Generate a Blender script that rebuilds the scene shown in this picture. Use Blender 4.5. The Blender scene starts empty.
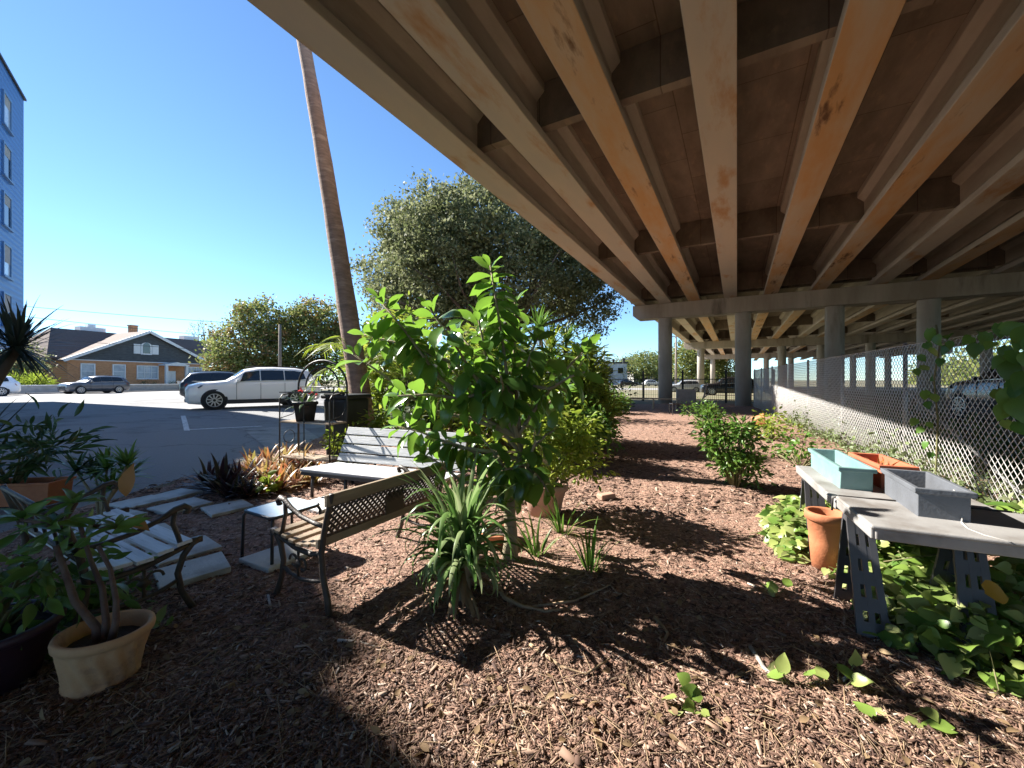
import bpy, math, numpy as np
from mathutils import Vector, Matrix
R = math.radians
C = bpy.context.scene.collection
rng = np.random.default_rng(7)
PI = math.pi
F, CX, HY, EYE = 400.0, 512.0, 380.0, 1.5      # focal length in px, principal x, horizon row, eye height

# ------------------------------------------------------------------ terrain height and measuring helpers
def sstep(t):
    t = min(1.0, max(0.0, t)); return t*t*(3-2*t)
def gz(x, y):
    return 0.30*sstep((-5.2-x)/6.0)
def G(px, py):                                  # the ground point seen at a pixel of the survey photo
    z = 0.0
    for _ in range(12):
        Y = (EYE-z)*F/(py-HY); X = (px-CX)/F*Y; z = gz(X, Y)
    return Vector((X, Y, z))
def A(px, py, Y):
    return Vector(((px-CX)/F*Y, Y, EYE-(py-HY)/F*Y))

# ------------------------------------------------------------------ materials
M = {}
def newmat(name):
    m = bpy.data.materials.new(name); m.use_nodes = True
    nt = m.node_tree; nt.nodes.clear()
    return m, nt, nt.nodes.new, nt.links.new
def mat(name, col, rough=.6, col2=None, scale=8.0, detail=6.0, bump=0.0, bscale=None, metal=0.0, spec=.5, stretch=None, lo=.35, hi=.65,
        col3=None, scale3=2.0, lo3=.5, hi3=.65, coat=0.0, island=0.0):
    m, nt, N, L = newmat(name)
    o = N('ShaderNodeOutputMaterial'); p = N('ShaderNodeBsdfPrincipled')
    L(p.outputs[0], o.inputs[0])
    p.inputs['Roughness'].default_value = rough; p.inputs['Metallic'].default_value = metal
    p.inputs['Specular IOR Level'].default_value = spec; p.inputs['Coat Weight'].default_value = coat
    tc = N('ShaderNodeTexCoord'); mp = N('ShaderNodeMapping'); L(tc.outputs['Object'], mp.inputs[0])
    if stretch: mp.inputs['Scale'].default_value = stretch
    def noise(s, lo, hi):
        n = N('ShaderNodeTexNoise'); n.inputs['Scale'].default_value = s; n.inputs['Detail'].default_value = detail
        n.inputs['Roughness'].default_value = .62
        L(mp.outputs[0], n.inputs['Vector'])
        r = N('ShaderNodeMapRange'); r.inputs['From Min'].default_value = lo; r.inputs['From Max'].default_value = hi
        L(n.outputs['Fac'], r.inputs['Value']); return r.outputs[0], n.outputs['Fac']
    cur = None
    if col2:
        f, _ = noise(scale, lo, hi)
        mx = N('ShaderNodeMix'); mx.data_type = 'RGBA'
        mx.inputs[6].default_value = (*col, 1); mx.inputs[7].default_value = (*col2, 1)
        L(f, mx.inputs[0]); cur = mx.outputs[2]
    if col3:
        f, _ = noise(scale3, lo3, hi3)
        mx = N('ShaderNodeMix'); mx.data_type = 'RGBA'
        if cur: L(cur, mx.inputs[6])
        else: mx.inputs[6].default_value = (*col, 1)
        mx.inputs[7].default_value = (*col3, 1)
        L(f, mx.inputs[0]); cur = mx.outputs[2]
    if island:
        g = N('ShaderNodeNewGeometry'); h = N('ShaderNodeHueSaturation')
        r = N('ShaderNodeMapRange'); r.inputs['To Min'].default_value = 1-island; r.inputs['To Max'].default_value = 1+island
        L(g.outputs['Random Per Island'], r.inputs['Value']); L(r.outputs[0], h.inputs['Value'])
        if cur: L(cur, h.inputs['Color'])
        else: h.inputs['Color'].default_value = (*col, 1)
        cur = h.outputs[0]
    if cur: L(cur, p.inputs['Base Color'])
    else: p.inputs['Base Color'].default_value = (*col, 1)
    if bump:
        n = N('ShaderNodeTexNoise'); n.inputs['Scale'].default_value = bscale or scale*3; n.inputs['Detail'].default_value = 5
        L(mp.outputs[0], n.inputs['Vector'])
        b = N('ShaderNodeBump'); b.inputs['Strength'].default_value = bump; b.inputs['Distance'].default_value = .02
        L(n.outputs['Fac'], b.inputs['Height']); L(b.outputs[0], p.inputs['Normal'])
    M[name] = m; return m
def leafmat(name, cols, rough=.4, trans=.35, tcol=None, spec=.4):
    m, nt, N, L = newmat(name)
    o = N('ShaderNodeOutputMaterial'); p = N('ShaderNodeBsdfPrincipled'); t = N('ShaderNodeBsdfTranslucent'); x = N('ShaderNodeMixShader')
    g = N('ShaderNodeNewGeometry'); r = N('ShaderNodeValToRGB')
    e = r.color_ramp.elements
    while len(e) < len(cols): e.new(.5)
    for i, c in enumerate(cols):
        e[i].position = i/max(1, len(cols)-1); e[i].color = (*c, 1)
    L(g.outputs['Random Per Island'], r.inputs[0])
    L(r.outputs[0], p.inputs['Base Color']); p.inputs['Roughness'].default_value = rough; p.inputs['Specular IOR Level'].default_value = spec
    if tcol:
        mx = N('ShaderNodeMix'); mx.data_type = 'RGBA'; mx.inputs[0].default_value = .7
        L(r.outputs[0], mx.inputs[6]); mx.inputs[7].default_value = (*tcol, 1); L(mx.outputs[2], t.inputs[0])
    else:
        L(r.outputs[0], t.inputs[0])
    x.inputs[0].default_value = trans
    L(p.outputs[0], x.inputs[1]); L(t.outputs[0], x.inputs[2]); L(x.outputs[0], o.inputs[0])
    M[name] = m; return m
def rampmat(name, cols, rough=.85):
    m, nt, N, L = newmat(name)
    o = N('ShaderNodeOutputMaterial'); p = N('ShaderNodeBsdfPrincipled'); g = N('ShaderNodeNewGeometry'); r = N('ShaderNodeValToRGB')
    e = r.color_ramp.elements
    while len(e) < len(cols): e.new(.5)
    for i, (q, c) in enumerate(cols):
        e[i].position = q; e[i].color = (*c, 1)
    L(g.outputs['Random Per Island'], r.inputs[0]); L(r.outputs[0], p.inputs['Base Color']); p.inputs['Roughness'].default_value = rough
    L(p.outputs[0], o.inputs[0]); M[name] = m; return m

# ------------------------------------------------------------------ objects
def tag(o, label=None, cat=None, group=None, kind=None):
    if label: o['label'] = label
    if cat: o['category'] = cat
    if group: o['group'] = group
    if kind: o['kind'] = kind
    return o
def thing(name, label, cat, loc=(0, 0, 0), rz=0.0, group=None):
    o = bpy.data.objects.new(name, None); C.objects.link(o); o.empty_display_size = .1
    o.location = loc; o.rotation_euler = (0, 0, rz)
    return tag(o, label, cat, group)
def link(name, me, material, parent=None, smooth=False, mats=None):
    for m in (mats or [material]): me.materials.append(m if not isinstance(m, str) else M[m])
    if smooth: me.polygons.foreach_set('use_smooth', np.ones(len(me.polygons), bool))
    o = bpy.data.objects.new(name, me); C.objects.link(o)
    if parent: o.parent = parent
    return o
def copy_tree(o, parent=None):
    kids = list(o.children)
    c = o.copy(); C.objects.link(c)
    if parent: c.parent = parent
    for k in kids: copy_tree(k, c)
    return c

class MB:
    def __init__(s): s.v = []; s.f = []; s.mi = []
    def add(s, vs, fs, mi=0):
        b = len(s.v); s.v += [tuple(v) for v in vs]; s.f += [tuple(b+i for i in f) for f in fs]; s.mi += [mi]*len(fs); return s
    def box(s, c, d, rz=0.0, mi=0, rot=None, taper=1.0):
        x, y, z = d[0]/2, d[1]/2, d[2]/2
        vs = [Vector(((x if i & 1 else -x)*(taper if not i & 4 else 1), (y if i & 2 else -y)*(taper if not i & 4 else 1), z if i & 4 else -z)) for i in range(8)]
        m = rot if rot else Matrix.Rotation(rz, 3, 'Z')
        vs = [m @ v + Vector(c) for v in vs]
        return s.add(vs, [(0, 2, 3, 1), (4, 5, 7, 6), (0, 1, 5, 4), (2, 6, 7, 3), (0, 4, 6, 2), (1, 3, 7, 5)], mi)
    def bar(s, p, q, w, h, up=(0, 0, 1), mi=0):
        p = Vector(p); q = Vector(q); d = (q-p).normalized(); u = Vector(up)
        if abs(d.dot(u)) > .98: u = Vector((1, 0, 0))
        a = d.cross(u).normalized(); b = a.cross(d).normalized()
        vs = []
        for e in (p, q):
            for i, j in ((-1, -1), (1, -1), (1, 1), (-1, 1)): vs.append(e+a*(i*w/2)+b*(j*h/2))
        return s.add(vs, [(3, 2, 1, 0), (4, 5, 6, 7), (0, 1, 5, 4), (1, 2, 6, 5), (2, 3, 7, 6), (3, 0, 4, 7)], mi)
    def tube(s, pts, rad, n=8, mi=0, cap=True):
        pts = [Vector(p) for p in pts]
        if not hasattr(rad, '__len__'): rad = [rad]*len(pts)
        b = len(s.v); prev = None
        for i, p in enumerate(pts):
            d = (pts[min(i+1, len(pts)-1)]-pts[max(i-1, 0)]).normalized()
            if prev is None:
                a = d.cross(Vector((0, 0, 1)) if abs(d.z) < .9 else Vector((1, 0, 0))).normalized()
            else:
                a = (prev-d*prev.dot(d)).normalized()
            prev = a; c = d.cross(a)
            for k in range(n):
                t = 2*PI*k/n; s.v.append(tuple(p+(a*math.cos(t)+c*math.sin(t))*rad[i]))
        for i in range(len(pts)-1):
            for k in range(n):
                k2 = (k+1) % n
                s.f.append((b+i*n+k, b+i*n+k2, b+(i+1)*n+k2, b+(i+1)*n+k)); s.mi.append(mi)
        if cap:
            s.f.append(tuple(b+k for k in reversed(range(n)))); s.mi.append(mi)
            e = b+(len(pts)-1)*n; s.f.append(tuple(e+k for k in range(n))); s.mi.append(mi)
        return s
    def lathe(s, prof, c=(0, 0, 0), n=28, mi=0, sx=1.0, sy=1.0, fn=None):
        b = len(s.v)
        for r, z in prof:
            for k in range(n):
                t = 2*PI*k/n; rr = r*(fn(t, z) if fn else 1)
                s.v.append((c[0]+rr*math.cos(t)*sx, c[1]+rr*math.sin(t)*sy, c[2]+z))
        for i in range(len(prof)-1):
            for k in range(n):
                k2 = (k+1) % n
                s.f.append((b+i*n+k, b+i*n+k2, b+(i+1)*n+k2, b+(i+1)*n+k)); s.mi.append(mi)
        s.f.append(tuple(b+k for k in reversed(range(n)))); s.mi.append(mi)
        return s
    def prism(s, poly, d, mi=0):            # poly: 3-D points, d: extrusion vector
        n = len(poly); d = Vector(d)
        vs = [Vector(p) for p in poly]+[Vector(p)+d for p in poly]
        fs = [tuple(reversed(range(n))), tuple(range(n, 2*n))]+[(i, (i+1) % n, n+(i+1) % n, n+i) for i in range(n)]
        return s.add(vs, fs, mi)
    def build(s, name, material, parent=None, smooth=False, bevel=0.0, mats=None, seg=2, recalc=True):
        me = bpy.data.meshes.new(name); me.from_pydata(s.v, [], s.f)
        if mats: me.polygons.foreach_set('material_index', s.mi)
        if recalc:
            import bmesh
            bm = bmesh.new(); bm.from_mesh(me); bmesh.ops.recalc_face_normals(bm, faces=bm.faces); bm.to_mesh(me); bm.free()
        o = link(name, me, material, parent, smooth, mats)
        if bevel:
            md = o.modifiers.new('bevel', 'BEVEL'); md.width = bevel; md.segments = seg; md.limit_method = 'ANGLE'
        return o

def npmesh(name, V, Fc, material, parent=None, smooth=False):
    V = np.ascontiguousarray(V, np.float32); Fc = np.ascontiguousarray(Fc, np.int32); k = Fc.shape[1]
    me = bpy.data.meshes.new(name)
    me.vertices.add(len(V)); me.vertices.foreach_set('co', V.ravel())
    me.loops.add(Fc.size); me.loops.foreach_set('vertex_index', Fc.ravel())
    me.polygons.add(len(Fc)); me.polygons.foreach_set('loop_start', np.arange(0, Fc.size, k, dtype=np.int32))
    me.update(calc_edges=True); me.validate()
    return link(name, me, material, parent, smooth)
def nrmz(a): return a/np.maximum(1e-9, np.linalg.norm(a, axis=-1, keepdims=True))
def leaf_tpl(kind):
    if kind == 'diamond':
        return np.array([(0, 0, 0), (.45, .5, .08), (1, 0, -.05), (.45, -.5, .08)]), np.array([(0, 1, 2, 3)])
    us = np.linspace(0, 1, 7)
    if kind == 'oval': ws = np.array([.03, .27, .43, .5, .47, .33, .015])
    elif kind == 'heart': ws = np.array([.18, .46, .5, .44, .32, .16, .01])
    elif kind == 'lance': ws = np.sin(PI*us**.75)*.5; ws[0] = .03; ws[-1] = .01
    vs = []; us2 = us.copy()
    for u, w in zip(us2, ws):
        zc = -.28*(u-.25)**2
        back = .10 if kind == 'heart' and u < .1 else 0
        vs += [(u-back, -w, zc+.16*w+.02*math.sin(9*u)), (u, 0, zc), (u-back, w, zc+.16*w+.02*math.sin(9*u+2))]
    fs = []
    for i in range(6):
        a = i*3; fs += [(a, a+1, a+4, a+3), (a+1, a+2, a+5, a+4)]
    return np.array(vs), np.array(fs)
TPL = {k: leaf_tpl(k) for k in ('diamond', 'oval', 'heart', 'lance')}
def leaves(name, P, D, Nn, Ln, Wd, kind, material, parent=None, smooth=True):
    tv, tf = TPL[kind]; n = len(P)
    D = nrmz(D); S = nrmz(np.cross(Nn, D)); U = np.cross(D, S)
    Ln = np.broadcast_to(np.asarray(Ln, float), (n,)); Wd = np.broadcast_to(np.asarray(Wd, float), (n,))
    V = P[:, None, :]+tv[None, :, 0:1]*(Ln[:, None]*1)[:, :, None]*D[:, None, :]+tv[None, :, 1:2]*Wd[:, None, None]*S[:, None, :]+tv[None, :, 2:3]*Ln[:, None, None]*U[:, None, :]
    Fc = tf[None]+(np.arange(n)*len(tv))[:, None, None]
    return npmesh(name, V.reshape(-1, 3), Fc.reshape(-1, tf.shape[1]), material, parent, smooth)
def ribbons(name, base, az, el, Ln, Wd, droop, material, parent=None, seg=9, fold=.25, base_w=.6, curl=None):
    n = len(base); us = np.linspace(0, 1, seg+1); V = np.zeros((n, seg+1, 3, 3))
    for i in range(n):
        p = np.array(base[i], float); e = el[i]; a = az[i]; st = Ln[i]/seg
        for j, u in enumerate(us):
            d = np.array((math.cos(e)*math.cos(a), math.cos(e)*math.sin(a), math.sin(e)))
            sd = np.array((-math.sin(a), math.cos(a), 0)); up = np.cross(d, sd)*-1
            w = Wd[i]*(base_w+(1-base_w)*min(1, u*3))*(1-u**3.0)*.5+.0008
            V[i, j, 0] = p+sd*w-(-up)*0+np.cross(d, sd)*0; V[i, j, 1] = p-np.cross(sd, d)*0+np.cross(d, sd)*(w*fold); V[i, j, 2] = p-sd*w
            p = p+d*st; e -= droop[i]/seg*(.4+1.6*u)
            if curl is not None: a += curl[i]/seg
    q = []
    for j in range(seg):
        a = j*3; q += [(a, a+1, a+4, a+3), (a+1, a+2, a+5, a+4)]
    q = np.array(q); Fc = q[None]+(np.arange(n)*(seg+1)*3)[:, None, None]
    return npmesh(name, V.reshape(-1, 3), Fc.reshape(-1, 4), material, parent, True)
def np_bars(name, P, Q, r, material, parent=None):
    P = np.asarray(P, float); Q = np.asarray(Q, float); n = len(P); r = np.broadcast_to(np.asarray(r, float), (n,))[:, None]
    D = nrmz(Q-P); ref = np.where(np.abs(D[:, 2:3]) > .95, np.array([[1., 0, 0]]), np.array([[0, 0, 1.]]))
    a = nrmz(np.cross(D, ref)); b = np.cross(D, a)
    V = np.stack([P+a*r, P+b*r, P-a*r, P-b*r, Q+a*r, Q+b*r, Q-a*r, Q-b*r], 1)
    f = np.array([(0, 1, 5, 4), (1, 2, 6, 5), (2, 3, 7, 6), (3, 0, 4, 7), (3, 2, 1, 0), (4, 5, 6, 7)])
    Fc = f[None]+(np.arange(n)*8)[:, None, None]
    return npmesh(name, V.reshape(-1, 3), Fc.reshape(-1, 4), material, parent)
def chips(name, P, yaw, pitch, L_, W_, T_, material, parent=None):
    n = len(P); D = np.stack([np.cos(yaw)*np.cos(pitch), np.sin(yaw)*np.cos(pitch), np.sin(pitch)], 1)
    roll = rng.normal(0, .45, n)
    S0 = np.stack([-np.sin(yaw), np.cos(yaw), 0*yaw], 1); U0 = np.cross(D, S0)
    S = S0*np.cos(roll)[:, None]+U0*np.sin(roll)[:, None]; U = np.cross(D, S)
    V = np.zeros((n, 8, 3)); k = 0
    for w in (-1, 1):
        for (u, s_) in ((-1, -1), (1, -.6), (1, .7), (-1, .9)):
            V[:, k] = P+D*(u*L_/2)[:, None]+S*(s_*W_/2)[:, None]+U*(w*T_/2)[:, None]; k += 1
    f = np.array([(4, 5, 6, 7), (0, 1, 5, 4), (1, 2, 6, 5), (2, 3, 7, 6), (3, 0, 4, 7)])
    Fc = f[None]+(np.arange(n)*8)[:, None, None]
    return npmesh(name, V.reshape(-1, 3), Fc.reshape(-1, 4), material, parent)
def rdir(n, zb=0.0):
    d = rng.normal(0, 1, (n, 3)); d[:, 2] += zb; return nrmz(d)
# ================================================================== materials of the setting
mat('earth', (.15, .13, .07), .95, (.09, .095, .04), .35, bump=.3, bscale=6, col3=(.19, .16, .10), scale3=.12, lo3=.45, hi3=.6)
mat('mulch', (.30, .165, .115), .95, (.13, .072, .05), 9, bump=.9, bscale=60, col3=(.38, .25, .18), scale3=28, lo3=.5, hi3=.62)
mat('asphalt', (.165, .168, .175), .92, (.22, .22, .222), 60, bump=.35, bscale=160, lo=.4, hi=.6, col3=(.125, .126, .132), scale3=.3, lo3=.52, hi3=.60)
mat('concrete_road', (.30, .29, .275), .9, (.25, .24, .23), .6, bump=.1, bscale=60)
mat('line_paint', (.62, .62, .60), .7, (.30, .30, .30), 14, lo=.42, hi=.62)
mat('girder', (.53, .47, .40), .85, (.42, .36, .30), 2.2, stretch=(.25, 1, 1), bump=.15, bscale=25, col3=(.42, .34, .27), scale3=5, lo3=.55, hi3=.75)
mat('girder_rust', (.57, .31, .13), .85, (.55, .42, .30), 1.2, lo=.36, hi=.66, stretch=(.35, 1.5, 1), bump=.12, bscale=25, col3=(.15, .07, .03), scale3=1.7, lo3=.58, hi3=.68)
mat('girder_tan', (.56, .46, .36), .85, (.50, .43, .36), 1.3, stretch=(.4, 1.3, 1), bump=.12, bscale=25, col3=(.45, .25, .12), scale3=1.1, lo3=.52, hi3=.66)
mat('deck_under', (.29, .225, .175), .9, (.20, .15, .115), 1.4, stretch=(.5, 1.4, 1), bump=.2, bscale=12, col3=(.33, .24, .17), scale3=3.2, lo3=.55, hi3=.72)
mat('cap_concrete', (.50, .43, .36), .88, (.36, .30, .24), 1.1, stretch=(1, 1, .18), bump=.15, bscale=30, col3=(.13, .10, .075), scale3=.8, lo3=.58, hi3=.72)
mat('column_concrete', (.46, .41, .36), .88, (.35, .31, .265), 1.6, stretch=(1, 1, .3), bump=.2, bscale=30, col3=(.19, .165, .14), scale3=.9, lo3=.55, hi3=.72)
mat('stucco_white', (.42, .41, .39), .85, (.33, .32, .30), 3)
mat('white_paint', (.78, .78, .76), .55, (.70, .70, .68), 6)
mat('metal_dark', (.02, .02, .02), .5, (.03, .027, .024), 12)
mat('galv', (.34, .34, .33), .45, (.24, .24, .235), 20, metal=.6)
mat('pole_wood', (.26, .22, .18), .9, (.19, .16, .13), 3, stretch=(4, 4, .4))
mat('pole_grey', (.35, .35, .34), .6)
mat('glass_dark', (.012, .016, .02), .06, spec=.9)
mat('glass_pale', (.48, .55, .60), .15, (.30, .36, .42), 1.2, spec=.8)
mat('roof_shingle', (.175, .125, .105), .95, (.13, .095, .08), 4, stretch=(1, 1, 5), bump=.3, bscale=14, island=.06)
mat('gable_shingle', (.055, .06, .062), .85, (.10, .105, .105), 2.5, stretch=(.8, 1, 3), bump=.3, bscale=12)
mat('hedge', (.035, .055, .02), .8)

def brickmat(name, c1, c2, mortar, sc):
    m, nt, N, L = newmat(name)
    o = N('ShaderNodeOutputMaterial'); p = N('ShaderNodeBsdfPrincipled'); b = N('ShaderNodeTexBrick'); tc = N('ShaderNodeTexCoord'); mp = N('ShaderNodeMapping')
    mp.inputs['Rotation'].default_value = (R(90), 0, 0)
    L(tc.outputs['Object'], mp.inputs[0]); L(mp.outputs[0], b.inputs['Vector'])
    b.inputs['Color1'].default_value = (*c1, 1); b.inputs['Color2'].default_value = (*c2, 1); b.inputs['Mortar'].default_value = (*mortar, 1)
    b.inputs['Scale'].default_value = sc; b.inputs['Mortar Size'].default_value = .015
    L(b.outputs[0], p.inputs['Base Color']); p.inputs['Roughness'].default_value = .9; L(p.outputs[0], o.inputs[0]); M[name] = m
brickmat('brick', (.58, .28, .12), (.47, .21, .09), (.46, .30, .2), 2.2)
def sidingmat(name, col, col2, pitch):
    m, nt, N, L = newmat(name)
    o = N('ShaderNodeOutputMaterial'); p = N('ShaderNodeBsdfPrincipled'); w = N('ShaderNodeTexWave'); tc = N('ShaderNodeTexCoord'); mp = N('ShaderNodeMapping')
    mp.inputs['Scale'].default_value = (0, 0, 1/pitch/2)
    w.bands_direction = 'Z'; w.wave_profile = 'SIN'; w.inputs['Scale'].default_value = 1.0*PI/5*1.0
    L(tc.outputs['Object'], mp.inputs[0]); L(mp.outputs[0], w.inputs[0])
    mx = N('ShaderNodeMix'); mx.data_type = 'RGBA'; mx.inputs[6].default_value = (*col, 1); mx.inputs[7].default_value = (*col2, 1)
    L(w.outputs['Fac'], mx.inputs[0]); L(mx.outputs[2], p.inputs['Base Color']); p.inputs['Roughness'].default_value = .45
    bp = N('ShaderNodeBump'); bp.inputs['Strength'].default_value = .6; bp.inputs['Distance'].default_value = .03
    L(w.outputs['Fac'], bp.inputs['Height']); L(bp.outputs[0], p.inputs['Normal'])
    L(p.outputs[0], o.inputs[0]); M[name] = m
sidingmat('blue_siding', (.03, .16, .44), (.02, .11, .34), .3)

def crackmat(name):
    m = M[name]; nt = m.node_tree; N = nt.nodes.new; L = nt.links.new
    p = next(n for n in nt.nodes if n.type == 'BSDF_PRINCIPLED'); src = p.inputs['Base Color'].links[0].from_socket
    tc = N('ShaderNodeTexCoord'); ns = N('ShaderNodeTexNoise'); ns.inputs['Scale'].default_value = .9; ns.inputs['Detail'].default_value = 6
    va = N('ShaderNodeVectorMath'); va.operation = 'ADD'; sc = N('ShaderNodeVectorMath'); sc.operation = 'SCALE'; sc.inputs['Scale'].default_value = 1.6
    L(tc.outputs['Object'], ns.inputs['Vector']); L(ns.outputs['Color'], sc.inputs[0]); L(tc.outputs['Object'], va.inputs[0]); L(sc.outputs[0], va.inputs[1])
    v = N('ShaderNodeTexVoronoi'); v.feature = 'DISTANCE_TO_EDGE'; v.inputs['Scale'].default_value = .28; L(va.outputs[0], v.inputs['Vector'])
    r = N('ShaderNodeMapRange'); r.inputs['From Min'].default_value = 0; r.inputs['From Max'].default_value = .012; r.inputs['To Min'].default_value = .55; r.inputs['To Max'].default_value = 0
    L(v.outputs['Distance'], r.inputs['Value'])
    mx = N('ShaderNodeMix'); mx.data_type = 'RGBA'; L(r.outputs[0], mx.inputs[0]); L(src, mx.inputs[6]); mx.inputs[7].default_value = (.05, .05, .05, 1)
    L(mx.outputs[2], p.inputs['Base Color'])
crackmat('asphalt')
def boardmat(name, pitch):
    m = M[name]; nt = m.node_tree; N = nt.nodes.new; L = nt.links.new
    p = next(n for n in nt.nodes if n.type == 'BSDF_PRINCIPLED'); src = p.inputs['Base Color'].links[0].from_socket
    tc = N('ShaderNodeTexCoord'); b = N('ShaderNodeTexBrick'); b.inputs['Scale'].default_value = 1; b.inputs['Brick Width'].default_value = 2.44; b.inputs['Row Height'].default_value = pitch
    b.inputs['Mortar Size'].default_value = .012; b.inputs['Color1'].default_value = (1, 1, 1, 1); b.inputs['Color2'].default_value = (.74, .74, .74, 1); b.inputs['Mortar'].default_value = (.5, .47, .45, 1)
    L(tc.outputs['Object'], b.inputs['Vector']); mx = N('ShaderNodeMix'); mx.data_type = 'RGBA'; mx.blend_type = 'MULTIPLY'; mx.inputs[0].default_value = 1
    L(src, mx.inputs[6]); L(b.outputs[0], mx.inputs[7]); L(mx.outputs[2], p.inputs['Base Color'])
boardmat('deck_under', 1.22)
# ================================================================== ground sheets
def mh(x, y):
    return .012+.010*(np.sin(1.7*x+.6*y)*np.cos(1.3*y-.4*x)+1)*.5+.012*(np.sin(7.1*x+3*np.sin(2.3*y))*np.sin(6.3*y+2*np.cos(3.1*x))+1)*.5+.006*(np.sin(23*x+5*y)*np.sin(19*y-7*x)+1)
def sheet(name, xs, ys, zf, material, keep=None, smooth=True):
    xs = np.asarray(xs); ys = np.asarray(ys); X, Y = np.meshgrid(xs, ys); Z = zf(X, Y)
    V = np.stack([X, Y, Z], -1).reshape(-1, 3); w = len(xs)
    i = np.arange(len(ys)-1)[:, None]*w+np.arange(w-1)[None]
    Fc = np.stack([i, i+1, i+w+1, i+w], -1).reshape(-1, 4)
    if keep is not None:
        cx = V[Fc, 0].mean(1); cy = V[Fc, 1].mean(1); Fc = Fc[keep(cx, cy)]
    used = np.unique(Fc); mp = np.zeros(len(V), int); mp[used] = np.arange(len(used))
    return tag(npmesh(name, V[used], mp[Fc], material, None, smooth), kind='structure')
vgz = lambda X, Y: .30*np.clip((-5.2-X)/6, 0, 1)**2*(3-2*np.clip((-5.2-X)/6, 0, 1))
slope = list(np.arange(-11.25, -5.0, .25))
fx0 = lambda y: 5.20+.4525*(y-4.0)             # the chain-link fence line
sheet('ground', [-2500, -600, -200, -80, -40, -20, -14]+slope+[-4.95, 0, 5, 10, 20, 50, 200, 800, 2500], [-400, -60, -20, -5, 0, 5, 10, 20, 30, 50, 80, 150, 300, 800, 2500], lambda X, Y: vgz(X, Y), 'earth', smooth=False)
sheet('parking_lot', [-75, -60, -48, -40, -30, -20, -14]+slope+[-5.0], [-20, -5]+list(np.arange(0, 40, 2)), lambda X, Y: vgz(X, Y)+.004+.03*np.clip((-6-X)/2, 0, 1)*0, 'asphalt', keep=lambda x, y: (x < -4.9), smooth=False)
ymul = list(np.arange(.6, 5, .05))+list(np.arange(5, 12, .12))+list(np.arange(12, 25, .5))
xmul = list(np.arange(-5.0, 6, .06))+list(np.arange(6, 17, .3))
def edge_w(X, Y):
    return .08*np.sin(3.1*Y)+.05*np.sin(8.3*Y+1)
def mz(X, Y):
    f = np.clip((X+4.98+.10+edge_w(X, Y))/.18, 0, 1)
    return (mh(X, Y)+.002)*f-.02*(1-f)
sheet('mulch_bed', xmul, ymul, mz, 'mulch', keep=lambda x, y: x < fx0(y)+.7)

# painted stall lines
def strip(name, pts, w, material, dz):
    m = MB()
    for a, b in zip(pts[:-1], pts[1:]):
        a = Vector(a); b = Vector(b); n = 8
        d = (b-a); d.z = 0; d.normalize(); s_ = Vector((-d.y, d.x, 0))*w/2
        for i in range(n):
            p = a.lerp(b, i/n); q = a.lerp(b, (i+1)/n)
            vs = [p-s_, q-s_, q+s_, p+s_]
            m.add([(v.x, v.y, gz(v.x, v.y)+dz) for v in vs], [(0, 1, 2, 3)])
    return tag(m.build(name, material), kind='structure')
strip('parking_line', [G(187, 431), G(183, 416)], .12, 'line_paint', .010)
strip('parking_line', [G(190, 430), G(262, 426.5)], .12, 'line_paint', .014)

mat('asphalt_worn', (.30, .295, .285), .92, (.20, .20, .195), 3.0, bump=.35, bscale=120, col3=(.10, .10, .10), scale3=1.3, lo3=.55, hi3=.66)
apq = [G(243, 430), G(268, 427.5), G(300, 426), G(322, 440), G(300, 452), G(268, 450), G(256, 440)]
m = MB(); m.add([(p.x, p.y, gz(p.x, p.y)+.012) for p in apq]+[tuple(sum((Vector((p.x, p.y, gz(p.x, p.y)+.012)) for p in apq), Vector())/7)], [(i, (i+1) % 7, 7) for i in range(7)])
tag(m.build('worn_patch', 'asphalt_worn'), kind='structure')
# street in front of the house: direction along the facade
sd = Vector((.3185, .948, 0)); sn = Vector((.948, -.3185, 0))
car_c = Vector((-37.3, 36.0, .3))
def stripe(name, off0, off1, z, h, material, a=-70, b=120):
    m = MB(); p = car_c+sn*off0+sd*a; q = car_c+sn*off0+sd*b; d = sn*(off1-off0)
    vs = [p, q, q+d, p+d]; m.prism([(v.x, v.y, z) for v in vs], (0, 0, h))
    return tag(m.build(name, material), kind='structure')
stripe('street', -1.6, 6.0, .25, .058, 'concrete_road')
stripe('kerb', -1.85, -1.6, .2, .22, 'concrete_road')
stripe('sidewalk', -3.3, -1.85, .2, .20, 'concrete_road')
# road beyond the iron fence, crossing behind the overpass piers
m = MB(); m.prism([(-20, 66, -.05), (200, 40, -.05), (200, 52, -.05), (-20, 78, -.05)], (0, 0, .056)); tag(m.build('crossing_road', 'concrete_road'), kind='structure')

# ================================================================== the overpass
BR = math.atan2(.8715, .4904); BD = Vector((.4904, .8715, 0)); BV = Vector((.8715, -.4904, 0))
def BP(s, v, z=0): return BD*s+BV*v+Vector((0, 0, z))
bridge = thing('highway_overpass', 'concrete highway overpass on round columns covering the right of the garden', 'overpass', (0, 0, 0), BR)
ZB = 6.22
piers = [-1.6, 26.5, 54.6, 82.7, 110.8]
gv = [-5.35, -3.82, -2.22, -.33, 1.61, 3.71, 6.1, 7.9, 10.4, 12.7, 14.9, 17.1, 19.4, 21.7, 24.0, 26.3]
prof = [(-.29, 0), (.29, 0), (.29, .17), (.09, .36), (.09, .84), (.24, .98), (.24, 1.15), (-.24, 1.15), (-.24, .98), (-.09, .84), (-.09, .36), (-.29, .17)]
prof = [(a*1.14, b*1.14) for a, b in prof]
def zs(s): return .0135*(26.5-s) if s < 26.5 else .002*(26.5-s)
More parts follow.
